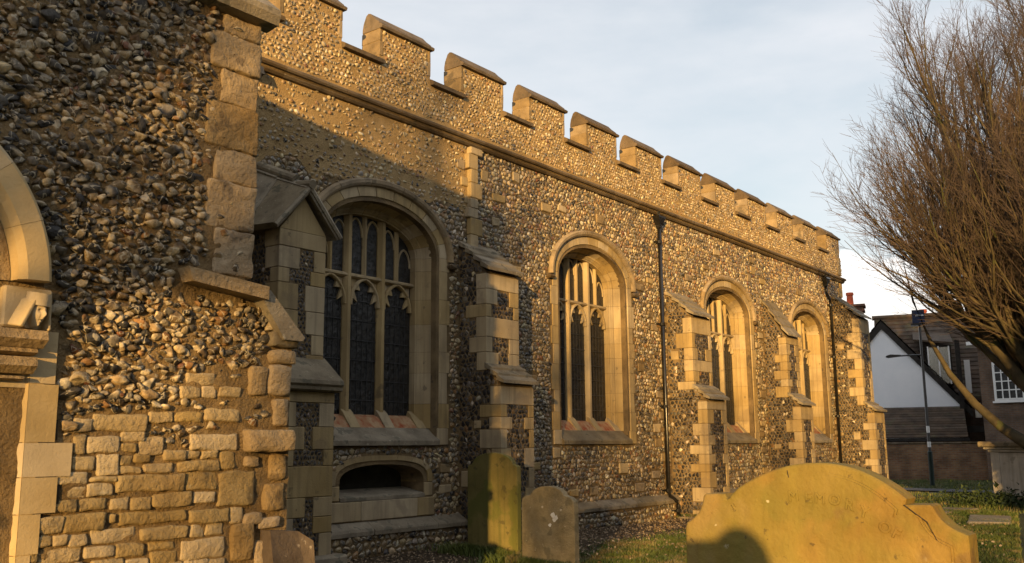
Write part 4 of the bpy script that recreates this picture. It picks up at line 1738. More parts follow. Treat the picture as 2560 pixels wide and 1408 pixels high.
# most flints close round the arch coloured dark, painting in its shadow
darkz = (np.hypot(C[:, 0] - ACX, C[:, 1] - ACZ) < AR + .42) & (R.random(n) < .8) & (C[:, 1] > .5)
ci[darkz] = R.choice([4, 5, 5, 6, 6], darkz.sum())
bandk = (np.abs(C[:, 1] - .24) < .05) | (np.abs(C[:, 1] - .10) < .04)
ci[bandk & (R.random(n) < .7)] = 5
cols_ = PAL[ci] * R.uniform(.6, 1.15, (n, 1))
area = scl[:, 0] * scl[:, 2] / (C[:, 0] ** 2 + YB ** 2)
order = np.argsort(-area)
indiv = set(order[:300].tolist())
VV, FF, CC = [], [], []
off = 0
rc = np.array([.48, .40, .28])
for i in range(n):
    v, f = LUMPS[R.integers(len(LUMPS))]
    ca, sa = cos(ang[i]), sin(ang[i])
    flip = 1 if R.random() < .5 else -1
    p = v[:, [0, 1, 2]] if R.random() < .5 else v[:, [2, 1, 0]]
    p = p * scl[i]
    p[:, 0] *= flip
    ff = f if flip == 1 else f[:, ::-1]
    x_ = p[:, 0] * ca - p[:, 2] * sa
    z_ = p[:, 0] * sa + p[:, 2] * ca
    tl = R.normal(0, .25)
    Yp = p[:, 1] + x_ * tl * .4 - z_ * abs(R.normal(0, .3)) * .5
    P = np.stack([x_, Yp, z_], 1)
    cc = np.repeat(cols_[i][None], len(P), 0)
    # grey-white cortex on part of the stone
    if R.random() < .62:
        a = R.normal(size=3)
        a /= np.linalg.norm(a)
        msk = np.clip((v @ a - R.uniform(.0, .5)) * 3, 0, 1)[:, None]
        cc = cc * (1 - msk) + (rc * R.uniform(.7, 1.25)) * msk
    cen = np.array([C[i, 0], YB - R.uniform(-.006, .012), C[i, 1]])
    if i in indiv:
        o = np_mesh('flint', P, [ff], 'flint_big', porch, cc, smooth=False)
        o.location = cen
    else:
        VV.append(P + cen)
        FF.append(ff + off)
        CC.append(cc)
        off += len(P)
np_mesh('small_flints', np.concatenate(VV), [np.concatenate(FF)], 'flint_big', porch, np.concatenate(CC), kind='stuff')

# ================================================================== GROUND
def gz(x, y):
    return GZ + .02 * vnoise(np.asarray(x) * .35, np.asarray(y) * .35) + .012 * vnoise(np.asarray(x) * 1.3, np.asarray(y) * 1.3)


xs = np.concatenate([[-900, -300, -120, -60], np.arange(-30, 60, .5), [70, 100, 200, 500, 1500]])
ys = np.concatenate([[-900, -300, -120, -60], np.arange(-30, 40, .5), [60, 100, 300, 900]])
X, Y = np.meshgrid(xs, ys)
V = np.stack([X, Y, gz(X, Y)], -1).reshape(-1, 3)
nx, ny = len(xs), len(ys)
i = (np.arange(nx - 1)[None] + nx * np.arange(ny - 1)[:, None])
tag(np_mesh('ground', V, [np.stack([i, i + 1, i + nx + 1, i + nx], -1).reshape(-1, 4)], 'ground', smooth=True), kind='structure')

# bare soil strip at the foot of the wall
X, Y = np.meshgrid(np.arange(5, 31, .25), np.linspace(8.3, D, 8))
Y = Y + np.where(np.arange(8)[:, None] == 0, .35 * vnoise(X * .8, X * 0 + 5) + .12 * vnoise(X * 3, X * 0), 0)
V = np.stack([X, Y, gz(X, Y) + .012], -1).reshape(-1, 3)
nx, ny = X.shape[1], X.shape[0]
i = (np.arange(nx - 1)[None] + nx * np.arange(ny - 1)[:, None])
tag(np_mesh('soil_strip', V, [np.stack([i, i + 1, i + nx + 1, i + nx], -1).reshape(-1, 4)], 'soil', smooth=True), kind='structure')
# litter lying on it
n = 9000
x = R.uniform(6, 24, n)
y = D - .2 - R.random(n) ** 1.3 * 2.3
z = gz(x, y) + .02
a = R.uniform(0, 2 * pi, n)
sz = R.uniform(.008, .03, n)
dx = np.stack([np.cos(a) * sz, np.sin(a) * sz, R.normal(0, .006, n)], 1)
dy = np.stack([-np.sin(a) * sz * .5, np.cos(a) * sz * .5, R.normal(0, .006, n)], 1)
c0 = np.stack([x, y, z], 1)
V = np.stack([c0 - dx, c0 + dy, c0 + dx, c0 - dy], 1).reshape(-1, 3)
litter = np_mesh('leaf_litter', V, [np.arange(4 * n).reshape(-1, 4)], 'litter')
tag(litter, 'brown leaf litter and gravel chips scattered along the foot of the church wall', 'leaf litter', kind='stuff')

n = 2600
x = R.uniform(9, 22, n)
y = x * R.uniform(.2, .75, n)
z = gz(x, y) + R.uniform(.02, .06, n)
a = R.uniform(0, 2 * pi, n)
sz = R.uniform(.015, .035, n)
dx = np.stack([np.cos(a) * sz, np.sin(a) * sz, R.normal(0, .012, n)], 1)
dy = np.stack([-np.sin(a) * sz * .6, np.cos(a) * sz * .6, R.normal(0, .012, n)], 1)
c0 = np.stack([x, y, z], 1)
V = np.stack([c0 - dx, c0 + dy, c0 + dx, c0 - dy], 1).reshape(-1, 3)
tag(np_mesh('fallen_leaves', V, [np.arange(4 * n).reshape(-1, 4)], 'litter'), 'dead leaves scattered over the lawn between the gravestones', 'leaves', kind='stuff')


# grass
def blades(n, fx, hmin, hmax, name, label):
    x, y = fx(n)
    n = len(x)
    z = gz(x, y)
    a = R.uniform(0, 2 * pi, n)
    h = R.uniform(hmin, hmax, n) * (1 + .5 * vnoise(x * 1.2, y * 1.2))
    wd = R.uniform(.004, .009, n)
    ln = R.uniform(.2, .9, n) * h
    b0 = np.stack([x - np.cos(a) * wd, y - np.sin(a) * wd, z - .01], 1)
    b1 = np.stack([x + np.cos(a) * wd, y + np.sin(a) * wd, z - .01], 1)
    la = R.uniform(0, 2 * pi, n)
    mid = np.stack([x + np.cos(la) * ln * .35, y + np.sin(la) * ln * .35, z + h * .62], 1)
    m1 = mid + np.stack([np.cos(a) * wd * .8, np.sin(a) * wd * .8, 0 * a], 1)
    m0 = mid - np.stack([np.cos(a) * wd * .8, np.sin(a) * wd * .8, 0 * a], 1)
    tip = np.stack([x + np.cos(la) * ln, y + np.sin(la) * ln, z + h], 1)
    V = np.stack([b0, b1, m1, m0, tip], 1).reshape(-1, 3)
    k = (np.arange(n) * 5)[:, None]
    q = k + np.array([[0, 1, 2, 3]])
    t = k + np.array([[3, 2, 4]])
    o = np_mesh(name, V, [q, t], 'grass')
    tag(o, label, 'grass', kind='stuff')


def reg1(n):
    x = R.uniform(7, 24, n)
    y = R.uniform(2.5, 9.6, n)
    lim = 8.55 + .35 * vnoise(x * .8, x * 0 + 5) + .25 * R.normal(size=n)
    # inside the picture's fan only
    k = (y < lim) & (y > x * .19) & (y < x * .93)
    return x[k], y[k]


def reg2(n):
    x = R.uniform(24, 60, n)
    y = R.uniform(3, 15, n)
    k = (y > x * .16) & (y < x * .35 + 2) & ~((x > 30) & (y > 9.2) & (x < 33)) & (np.abs(x - 31.4 - y * .28) > 1.6)
    return x[k], y[k]


blades(170000, reg1, .03, .085, 'grass', 'short uneven churchyard grass between the gravestones and the church wall')
blades(70000, reg2, .04, .10, 'grass', 'shaded lawn beyond the church corner in front of the houses')
# tufts at the foot of the gravestones
def reg3(n):
    cs = np.array([(11.1, 9.15), (10.4, 7.65), (11.05, 9.5), (10.35, 8.0), (11.05, 8.8), (19.3, 9.9), (20, 9.5)])
    i = R.integers(0, len(cs), n)
    return cs[i, 0] + R.normal(0, .10, n), cs[i, 1] + R.normal(0, .26, n)


blades(9000, reg3, .06, .16, 'grass_tuft', 'longer tufts of grass at the feet of the gravestones and second buttress')
# path
pth = MB()
P0 = []
for i in range(13):
    t = i / 12
    P0.append((33.4 + t * -2.4 * 0 + .28 * (4 + t * 9) - 2.0, 4 + t * 9))
vs = [(a - .7, b, GZ + .045) for a, b in P0] + [(a + .9, b, GZ + .045) for a, b in P0]
pth.add(vs, [(i, i + 1, 14 + i, 13 + i) for i in range(12)])
tag(pth.build('path', 'path'), kind='structure')
pv = MB()
pv.add(*chamfer_geo(19.0, 19.6, 9.75, 10.3, GZ - .05, GZ + .035, .01))
tag(pv.build('drain_slab', 'limestone_old'), 'pale flat drain slab under the foot of the long downpipe', 'slab')


# ================================================================== GRAVESTONES
def gravestone(poly, Xf, th, m, name, label, bev=.012, lean=0, rough=.004):
    """outline poly in (y,z) on the plane X = Xf, thickness th behind it; bevelled edge and uneven front"""
    bm = bmesh.new()
    vs = [bm.verts.new((Xf, y, z)) for y, z in poly]
    f = bm.faces.new(vs)
    r = bmesh.ops.extrude_face_region(bm, geom=[f])
    for v in [g_ for g_ in r['geom'] if isinstance(g_, bmesh.types.BMVert)]:
        v.co.x += th
    bmesh.ops.recalc_face_normals(bm, faces=bm.faces)
    ed = [e for e in bm.edges if abs(e.verts[0].co.x - e.verts[1].co.x) < 1e-5 and len(e.link_faces) == 2]
    bmesh.ops.bevel(bm, geom=ed, offset=bev, segments=3, affect='EDGES', profile=.6)
    me = bpy.data.meshes.new(name)
    bm.to_mesh(me)
    bm.free()
    me.materials.append(M[m])
    o = link(name, me)
    tag(o, label, 'gravestone')
    return o


def yz(px, py, X):
    d = CR @ np.array([(px - 1280) / F, -(py - 704) / F, -1.0])
    d *= X / d[0]
    return d[1], d[2]


def arc(p0, p1, p2, n=14):
    """quadratic through three points"""
    out_ = []
    for i in range(n + 1):
        t = i / n
        q = [(1 - t) * (1 - 2 * t) * p0[k] + 4 * t * (1 - t) * p1[k] + t * (2 * t - 1) * p2[k] for k in (0, 1)]
        out_.append(tuple(q))
    return out_


# big near stone
XG = 2.4
gp = [yz(1722, 1480, XG)]
yl = yz(1712, 1322, XG)
base_l = (yl[0] - .002, GZ - .1)
pts = [base_l, yl]
pts += arc(yz(1716, 1306, XG), yz(1745, 1280, XG), yz(1757, 1240, XG), 8)
pts += [yz(1762, 1234, XG), yz(1810, 1234, XG)]
A0 = yz(1817, 1245, XG)
pts += [A0]
top_arc = []
for i in range(1, 30):
    t = i / 30
    # smooth elliptical sweep from (1817,1245) over (2050,1157) to (2265,1243)
    px = 1830 + (2262 - 1830) * t
    py = 1157 + 88 * abs((px - 2040) / 222) ** 2.1 if px > 2040 else 1157 + 76 * abs((px - 2040) / 216) ** 2.1
    pts.append(yz(px, py, XG))
pts += [yz(2266, 1248, XG), yz(2262, 1262, XG), yz(2322, 1262, XG)]
pts += arc(yz(2330, 1266, XG), yz(2358, 1305, XG), yz(2402, 1332, XG), 10)
pts += [yz(2420, 1340, XG)]
yr = yz(2422, 1350, XG)
pts += [yr, (yr[0] - .0, GZ - .1)]
big_stone = gravestone(pts, XG, .085, 'grave_green', 'gravestone',
                       'large close ochre green gravestone with arched top and shaped shoulders, photographer shadow on its face', .010)
# raised inner tablet, its edge runs below the arch
ins_ = [(p[0], p[1]) for p in pts[1:-1]]
cy = sum(p[0] for p in ins_) / len(ins_)
inner = [(cy + (y - cy) * .90, z - .024 - .00 * abs(y - cy)) for y, z in ins_]
inner = [(inner[0][0], GZ + .3)] + inner + [(inner[-1][0], GZ + .3)]
bm = bmesh.new()
vsb = [bm.verts.new((XG - .001, y, z)) for y, z in inner]
f = bm.faces.new(vsb)
r = bmesh.ops.extrude_face_region(bm, geom=[f])
for v in [g_ for g_ in r['geom'] if isinstance(g_, bmesh.types.BMVert)]:
    v.co.x -= .010
bmesh.ops.recalc_face_normals(bm, faces=bm.faces)
ed = [e for e in bm.edges if e.verts[0].co.x < XG - .006 and e.verts[1].co.x < XG - .006]
bmesh.ops.bevel(bm, geom=ed, offset=.005, segments=2, affect='EDGES')
me = bpy.data.meshes.new('raised_face')
bm.to_mesh(me)
bm.free()
me.materials.append(M['grave_green'])
link('raised_face', me, big_stone)


def letter(ch, px, py, size, rot, parent, X=XG - .011, dep=.0018, nm='carved_letter'):
    cu = bpy.data.curves.new('t', 'FONT')
    cu.body = ch
    cu.size = size
    cu.extrude = dep
    cu.bevel_depth = .0012
    cu.align_x = 'CENTER'
    o = bpy.data.objects.new('t', cu)
    COL.objects.link(o)
    me = bpy.data.meshes.new_from_object(o.evaluated_get(bpy.context.evaluated_depsgraph_get()))
    bpy.data.objects.remove(o)
    me.name = 'letter'
    me.materials.clear()
    me.materials.append(M['grave_green'])
    q = link(nm, me, parent)
    y, z = yz(px, py, X)
    q.location = (X, y, z)
    q.rotation_euler = (Matrix.Rotation(-pi / 2, 4, 'Z') @ Matrix.Rotation(pi / 2, 4, 'X') @ Matrix.Rotation(rot, 4, 'Z')).to_euler()
    return q


for ch, px, py, rt in (('M', 1985, 1252, .06), ('E', 2022, 1256, 0), ('M', 2050, 1258, -.06), ('O', 2086, 1262, -.12), ('R', 2122, 1274, -.22),
                       ('Y', 2158, 1292, -.32), ('O', 2208, 1330, -.42), ('F', 2236, 1345, -.5)):
    letter(ch, px, py, .036, rt, big_stone)
# tops of the next line of letters: worn chisel strokes
for px in (1972, 1990, 2008, 2030, 2072, 2092, 2110, 2126, 2146, 2166, 2190, 2204):
    y, z = yz(px, 1400, XG - .008)
    b = MB()
    b.add([(XG - .0105, y + .0012, z + .008), (XG - .0105, y - .0022, z + .008), (XG - .0105, y - .004, z - .022), (XG - .0105, y - .0005, z - .022),
           (XG - .006, y + .003, z + .009), (XG - .006, y - .004, z + .009), (XG - .006, y - .006, z - .022), (XG - .006, y + .001, z - .022)],
          [(0, 1, 2, 3), (0, 4, 5, 1), (1, 5, 6, 2), (2, 6, 7, 3), (3, 7, 4, 0)])
    b.build('carved_stroke', 'grave_green', big_stone)
# fine cracks
for path_ in ([(1968, 1176), (1972, 1195), (1982, 1222), (1986, 1238), (2002, 1252)], [(2010, 1190), (2009, 1215), (2005, 1240), (1998, 1250)],
              [(2260, 1262), (2290, 1285), (2318, 1305), (2342, 1350), (2356, 1380), (2362, 1420)]):
    b = MB()
    b.tube([(XG - .0082, *yz(px, py, XG - .008)) for px, py in path_], .0011, 4)
    b.build('crack', 'crack', big_stone)

X1 = 11.2
p = [(9.64, GZ - .1), (9.64, -.36)] + arc((9.635, -.30), (9.60, -.275), (9.56, -.27), 4) + \
    [(9.16 + .39 * cos(t), -.27 + .18 * sin(t)) for t in np.linspace(radians(12), radians(168), 15)] + \
    arc((8.76, -.27), (8.72, -.275), (8.69, -.30), 4) + [(8.685, -.36), (8.685, GZ - .1)]
g1 = gravestone(p, X1, .10, 'grave_moss', 'gravestone', 'tall mossy green round-shouldered gravestone half in shade beside the second buttress')
X2 = 10.5
p = [(8.07, GZ - .1), (8.07, -.76)] + arc((8.06, -.70), (8.0, -.66), (7.95, -.655), 6) + \
    [(7.64 + .27 * cos(t), -.655 + .13 * sin(t)) for t in np.linspace(radians(8), radians(172), 15)] + \
    arc((7.33, -.655), (7.27, -.67), (7.22, -.72), 6) + [(7.21, -.78), (7.21, GZ - .1)]
g2 = gravestone(p, X2, .11, 'grave_grey', 'gravestone', 'short grey lichen-spotted gravestone with scalloped top, in front of the window sill')
for cy_, cz_, rr_ in ((7.55, -.90, .035), (7.50, -.93, .03), (7.53, -.96, .028), (7.72, -.80, .015), (7.60, -1.03, .022), (7.42, -.83, .014)):
    b = MB()
    n = 9
    ring = [(cy_ + rr_ * (1 + .25 * sin(3 * k + cy_ * 40)) * cos(2 * pi * k / n), cz_ + rr_ * (1 + .2 * cos(2 * k)) * sin(2 * pi * k / n)) for k in range(n)]
    b.prism(ring, X2 - .004, X2 + .001, 'X')
    b.build('lichen_patch', 'white' if rr_ > .02 else 'tomb', g2)

# worn inscriptions on the tall stone
b = MB()
for row, (z, wd) in enumerate(((-.47, .28), (-.56, .36), (-.66, .30))):
    y = 9.16 + wd
    while y > 9.16 - wd:
        b.box(X1 - .002, X1 + .004, y - random.uniform(.008, .02), y, z - .02, z + .02)
        y -= .045
b.build('worn_inscription', 'grave_moss', g1)

# leaning slab against the near wall and a stump of stone
pt3 = [(4.62, YB - .30, GZ - .05), (5.02, YB - .26, GZ - .05), (4.98, YB - .16, -.70), (4.86, YB - .12, -.62), (4.60, YB - .12, -.60)]
vs = pt3 + [(a, b_ + .12, c_) for a, b_, c_ in pt3]
ls = MB().add(vs, [(0, 1, 2, 3, 4), (9, 8, 7, 6, 5), (0, 5, 6, 1), (1, 6, 7, 2), (2, 7, 8, 3), (3, 8, 9, 4), (4, 9, 5, 0)]).build('leaning_slab', 'slab')
tag(ls, 'broken mottled pinkish slab leaning on the foot of the near flint wall', 'stone slab')


# ================================================================== TREES
def tubes_np(P, Rr, k):
    """P (n,s,3) polylines, Rr (n,s) radii -> verts, quads"""
    n, s, _ = P.shape
    d = np.empty_like(P)
    d[:, 1:-1] = P[:, 2:] - P[:, :-2]
    d[:, 0] = P[:, 1] - P[:, 0]
    d[:, -1] = P[:, -1] - P[:, -2]
    d /= np.linalg.norm(d, axis=2, keepdims=True) + 1e-9
    ref = np.where(np.abs(d[..., 2:3]) < .9, np.array([0, 0, 1.]), np.array([1., 0, 0]))
    a = np.cross(d, ref)
    a /= np.linalg.norm(a, axis=2, keepdims=True) + 1e-9
    b = np.cross(d, a)
    t = np.arange(k) * 2 * pi / k
    V = P[:, :, None] + (a[:, :, None] * np.cos(t)[None, None, :, None] + b[:, :, None] * np.sin(t)[None, None, :, None]) * Rr[:, :, None, None]
    base = (np.arange(n) * s * k)[:, None, None] + (np.arange(s - 1) * k)[None, :, None]
    i = np.arange(k)[None, None]
    i2 = (np.arange(k) + 1)[None, None] % k
    q = np.stack([base + i, base + i2, base + k + i2, base + k + i], -1).reshape(-1, 4)
    return V.reshape(-1, 3), q


def grow(st, dr, L, s, up, wob, r0, r1):
    n = len(st)
    P = np.empty((n, s, 3))
    P[:, 0] = st
    d = dr.copy()
    for j in range(1, s):
        d = d + np.array([0, 0, up]) + R.normal(0, wob, (n, 3))
        d /= np.linalg.norm(d, axis=1, keepdims=True)
        P[:, j] = P[:, j - 1] + d * (L / (s - 1))[:, None]
    t = np.linspace(0, 1, s)[None]
    return P, r0[:, None] * (1 - t) + r1[:, None] * t


def children(P, Rr, cnt, lo, hi, ang, Lf):
    n, s, _ = P.shape
    idx = np.repeat(np.arange(n), cnt)
    t = R.uniform(lo, hi, len(idx)) * (s - 1)
    j = np.minimum(t.astype(int), s - 2)
    fr = (t - j)[:, None]
    st = P[idx, j] * (1 - fr) + P[idx, j + 1] * fr
    d = P[idx, j + 1] - P[idx, j]
    d /= np.linalg.norm(d, axis=1, keepdims=True)
    rn = R.normal(size=d.shape)
    rn -= (rn * d).sum(1, keepdims=True) * d
    rn /= np.linalg.norm(rn, axis=1, keepdims=True)
    a = R.normal(ang, .12, len(idx))[:, None]
    dr = d * np.cos(a) + rn * np.sin(a)
    rad = Rr[idx, j] * (1 - fr[:, 0]) + Rr[idx, j + 1] * fr[:, 0]
    L = Lf * R.uniform(.6, 1.2, len(idx)) * (1.15 - .6 * t / (s - 1))
    return st, dr, L, rad


def make_tree(name, label, loc, H, spread, nl, c1, c2, c3, group=None, trunk_r=.28, rotz=0, fork=1.6, twigscale=1.0, elev=(28, 80), up=.10, lf=(.72, .25)):
    root = empty(name, loc, rotz)
    tag(root, label, 'tree', group)
    b = MB()
    b.tube([(0, 0, -.3), (0, 0, .15), (.02, .02, .7), (.05, 0, fork)], [trunk_r * 1.5, trunk_r * 1.15, trunk_r, trunk_r * .85], 14)
    b.build('trunk', 'bark', root, smooth=True)
    az = np.arange(nl) * 2.399 + R.uniform(-.3, .3, nl)
    el = np.radians(elev[0] + (elev[1] - elev[0]) * ((np.arange(nl) + .5) / nl) ** .9)
    st = np.stack([np.cos(az) * trunk_r * .5, np.sin(az) * trunk_r * .5, fork * R.uniform(.74, 1.0, nl)], 1)
    dr = np.stack([np.cos(az) * np.cos(el), np.sin(az) * np.cos(el), np.sin(el)], 1)
    L = (np.minimum(3.8 / np.cos(el), 9.0) if lf == 'dome' else H * (lf[0] + lf[1] * np.sin(el))) * R.uniform(.88, 1.06, nl)
    P0, R0 = grow(st, dr, L, 12, up, .032, trunk_r * R.uniform(.32, .5, nl), np.full(nl, .012))
    v, q = tubes_np(P0, R0, 7)
    np_mesh('limbs', v, [q], 'bark', root, smooth=True)
    st, dr, L, rad = children(P0, R0, c1, .12, .93, .42, H * .30)
    P1, R1 = grow(st, dr, L, 7, .11, .07, np.minimum(rad * .55, .05), np.full(len(st), .006))
    v, q = tubes_np(P1, R1, 4)
    np_mesh('branches', v, [q], 'bark', root, smooth=True, kind='stuff')
    st, dr, L, rad = children(P1, R1, c2, .10, .97, .50, H * .105)
    P2, R2 = grow(st, dr, L, 4, .10, .09, np.minimum(rad * .6, .012) * twigscale, np.full(len(st), .0035) * twigscale)
    st, dr, L, rad = children(P2, R2, c3, .15, 1.0, .6, H * .042)
    P3, R3 = grow(st, dr, L, 3, .08, .1, np.full(len(st), .0045) * twigscale, np.full(len(st), .0025) * twigscale)
    v2, q2 = tubes_np(P2, R2, 3)
    v3, q3 = tubes_np(P3, R3, 3)
    np_mesh('twigs', np.concatenate([v2, v3]), [np.concatenate([q2, q3 + len(v2)])], 'twig', root, kind='stuff')
    return root


R = np.random.default_rng(1)
tree = make_tree('bare_tree', 'big bare winter tree with dense upswept reddish twigs at the right edge', (25.8, 3.95, GZ), 12.6, 5, 40, 20, 12, 5,
                 trunk_r=.36, fork=3.1, elev=(36, 84), twigscale=.85, up=.048, lf='dome')
# a thick low mossy branch reaching left
P = [(25.8, 4.0, -.1), (25.9, 4.6, -.02), (26.0, 5.1, .35), (26.2, 5.7, .95), (26.5, 6.3, 1.75), (26.8, 6.8, 2.7), (27.0, 7.2, 3.8), (27.1, 7.4, 4.9)]
MB().tube([(a - 25.8, b_ - 3.95, c_ - GZ) for a, b_, c_ in P], [.20, .16, .12, .10, .075, .05, .03, .01], 8).build('low_branch', 'bark', tree, smooth=True)


# trees behind the photographer, whose shade dapples the walls
def along(s, dist):
    """point at signed offset s from the light line through the camera, dist metres towards the sun"""
    ux, uy = cos(SUN_AZ), sin(SUN_AZ)
    return (-ux * dist - uy * s, -uy * dist + ux * s)


def back_tree(s, dist, H, label, nl=14, c1=12, c2=9, c3=3, tw=2.0, fork=2.4, elev=(20, 80), tr=.3):
    x, y = along(s, dist)
    return make_tree('bare_tree', label, (x, y, GZ), H, 5, nl, c1, c2, c3, trunk_r=tr, fork=fork, twigscale=tw, elev=elev,
                     group='bare trees behind the photographer')


BT = 'bare tree behind the photographer, outside the picture, '
back_tree(5.2, 20, 7.8, BT + 'the nearest one, dense above head height', nl=15, c1=12, c2=8, c3=2, tw=1.9, fork=5.1, elev=(25, 75), tr=.3)
back_tree(2.3, 52, 10.0, BT + 'the narrow one in the middle', nl=9, c1=10, c2=7, c3=2, tw=2.4, elev=(62, 86), tr=.24)
back_tree(-2.9, 50, 10.5, BT + 'the narrow one, farthest away', nl=8, c1=9, c2=7, c3=2, tw=2.2, elev=(66, 86), tr=.22)


def evergreen(loc, H, rad, label):
    root = empty('shade_evergreen', loc)
    tag(root, label, 'tree', 'evergreens added outside the frame for shade')
    MB().tube([(0, 0, -.2), (0, 0, H * .5), (0, 0, H * .9)], [.3, .2, .05], 8).build('trunk', 'bark', root)
    n = 12000
    z = R.uniform(.06, 1, n)
    rr_ = rad * (1 - (np.abs(z - .4) / .62).clip(0, 1) ** 2.2) * R.uniform(.3, 1, n) ** .5
    a = R.uniform(0, 2 * pi, n)
    c0 = np.stack([np.cos(a) * rr_, np.sin(a) * rr_, z * H], 1)
    u = R.normal(size=(n, 3)) * .16
    v = R.normal(size=(n, 3)) * .16
    V = np.stack([c0 - u, c0 + v, c0 + u], 1).reshape(-1, 3)
    np_mesh('crown', V, [np.arange(3 * n).reshape(-1, 3)], 'leaf', root, kind='stuff')


ev = ((19.0, -1.2, 7.5, 2.4, 'slim one beside the ledger stones'), (25.5, -.6, 8.5, 2.6, 'one behind the bare tree trunk'),
      (14.5, -5.2, 9.5, 3.0, 'one right of the big gravestone'), (33.0, -2.6, 10, 3.2, 'large one by the brick house'),
      (30.5, .8, 8.5, 2.3, 'one between bare tree and brick house'), (9, -9.5, 13, 4.2, 'tall broad one across the path from the church'),
      (2, -13, 14, 4.6, 'tall broad one at the south fence'), (17, -11, 13, 4.4, 'tall broad one beyond the right-hand graves'),
      (24, -9, 13, 4.4, 'tall broad one at the far right'), (-5, -15.5, 14, 4.6, 'tallest one, behind the photographer to the right'))
for (x, y, H, rad, wh) in ev:  # unseen trees added to dim the sky light and shade the right side
    evergreen((x, y, GZ), H, rad, 'unseen evergreen tree added to block sky light and cast shade, ' + wh)


# ================================================================== THE FAR SIDE
def local(px, py, dist):
    d = CR @ np.array([(px - 1280) / F, -(py - 704) / F, -1.0])
    d *= dist / math.hypot(d[0], d[1])
    return d


BGY = radians(15.2)                          # facing direction of the houses
ux, uy = sin(BGY), -cos(BGY)                 # local +u runs to the right in the picture
O = (cos(BGY) * 48, sin(BGY) * 48)
HR = math.atan2(uy, ux)


def far_empty(name, u=0, w_=0, rz=0):
    return empty(name, (O[0] + ux * u + cos(BGY) * w_, O[1] + uy * u + sin(BGY) * w_, 0), HR + rz)


# local frame: x to the right, y away from the viewer, z up; 1 px = .0202 m at y = 0; u(px)=(px-2290)*.0202*.93
def U(px):
    return (px - 2290) * 48 / F * .847


def Z_(py, px=2290):
    return (1109 - (py)) * 48 / F * .92


house = far_empty('gabled_house')
tag(house, 'old house with white rendered gable, dark bargeboards and brown tiled roofs', 'house')
gA, gL, gR = U(2216), U(2110), U(2398)
zA, zE = Z_(803), Z_(1022)
slope = (zA - Z_(985)) / (U(2383) - gA)
gL = gA - (zA - zE) / slope
gR2 = gA + (zA - zE) / slope
MB().prism([(gL + .2, GZ), (U(2390), GZ), (U(2390), zE), (gR2 - .25, zE), (gA, zA - .12), (gL + .2, zE)], 0, 6, 'Y').build('white_gable', 'render', house)
for s in (-1, 1):
    e = gA + s * (gR2 - gA + .15)
    ze = zE - .15
    b = MB()
    # bargeboard
    b.add([(gA, -.10, zA + .02), (e, -.10, ze), (e, -.10, ze - .36), (gA, -.10, zA - .36), (gA, .02, zA + .02), (e, .02, ze), (e, .02, ze - .36), (gA, .02, zA - .36)],
          [(0, 1, 2, 3), (7, 6, 5, 4), (0, 4, 5, 1), (1, 5, 6, 2), (2, 6, 7, 3), (3, 7, 4, 0)])
    b.build('bargeboard', 'wood', house)
    # tiled slopes in courses
    ncrs = 16
    for k in range(ncrs):
        a, c = k / ncrs, (k + 1) / ncrs
        xa, xc_ = gA + (e - gA) * a, gA + (e - gA) * c
        za, zc_ = zA + .06 + (ze - zA) * a, zA + .06 + (ze - zA) * c
        b = MB()
        b.add([(xa, -.14, za + .02), (xc_, -.14, zc_ + .06), (xc_, 6.2, zc_ + .06), (xa, 6.2, za + .02), (xc_, -.14, zc_ + .0), (xc_, 6.2, zc_)],
              [(0, 1, 2, 3), (1, 4, 5, 2)])
        b.build('roof_course', 'tile', house, fix=False)
# long main roof behind
rl, rr2 = U(2190), U(2490)
zr = Z_(777) * 1.04
nc = 20
for k in range(nc):
    a, c = k / nc, (k + 1) / nc
    ya, yc = 5.0 - 4.2 * a, 5.0 - 4.2 * c
    za, zc_ = zr + (Z_(1000) - zr) * a, zr + (Z_(1000) - zr) * c
    MB().add([(rl, ya, za + .02), (rr2, ya, za + .02), (rr2, yc, zc_ + .07), (rl, yc, zc_ + .07), (rl, yc, zc_), (rr2, yc, zc_)],
             [(0, 1, 2, 3), (3, 2, 5, 4)]).build('roof_course', 'tile', house, fix=False)
MB().tube([(rl - .1, 5, zr + .05), (rr2 + .1, 5, zr + .05)], .12, 8).build('ridge_tile', 'tile', house)
MB().prism([(rl, 5), (rl, 8), (rr2, 8), (rr2, 5)], GZ, zr, 'Z').build('rear_wall', 'brick_house', house)
MB().box(U(2392), rr2, 1.1, 5, GZ, Z_(1005)).build('side_wall', 'brick_house', house)
# dormer with bright window
dx0, dx1 = U(2330), U(2382)
dz0, dz1 = Z_(950), Z_(870)
MB().box(dx0 - .1, dx1 + .1, .55, 3.6, dz0 - .3, dz1 + .05).build('dormer', 'wood', house)
m = bpy.data.materials.new('window glass reflecting the sunset')
m.use_nodes = True
bs = m.node_tree.nodes['Principled BSDF']
bs.inputs['Base Color'].default_value = (.5, .5, .45, 1)
bs.inputs['Metallic'].default_value = .8
bs.inputs['Roughness'].default_value = .25
M['mirror'] = m
MB().box(dx0, dx1, .50, .54, dz0 - .25, dz1 - .05).build('dormer_pane', 'mirror', house)
b = MB()
for xx in (dx0, (dx0 + dx1) / 2, dx1):
    b.box(xx - .03, xx + .03, .46, .50, dz0 - .28, dz1)
b.build('dormer_frame', 'white', house)
slab3('dormer_roof', 'tile', [(dx0 - .6, .3, dz1 + .35), (dx1 + .2, .3, dz1 + .15), (dx1 + .2, 4.0, dz1 + .95), (dx0 - .6, 4.0, dz1 + 1.1)], .08, house)
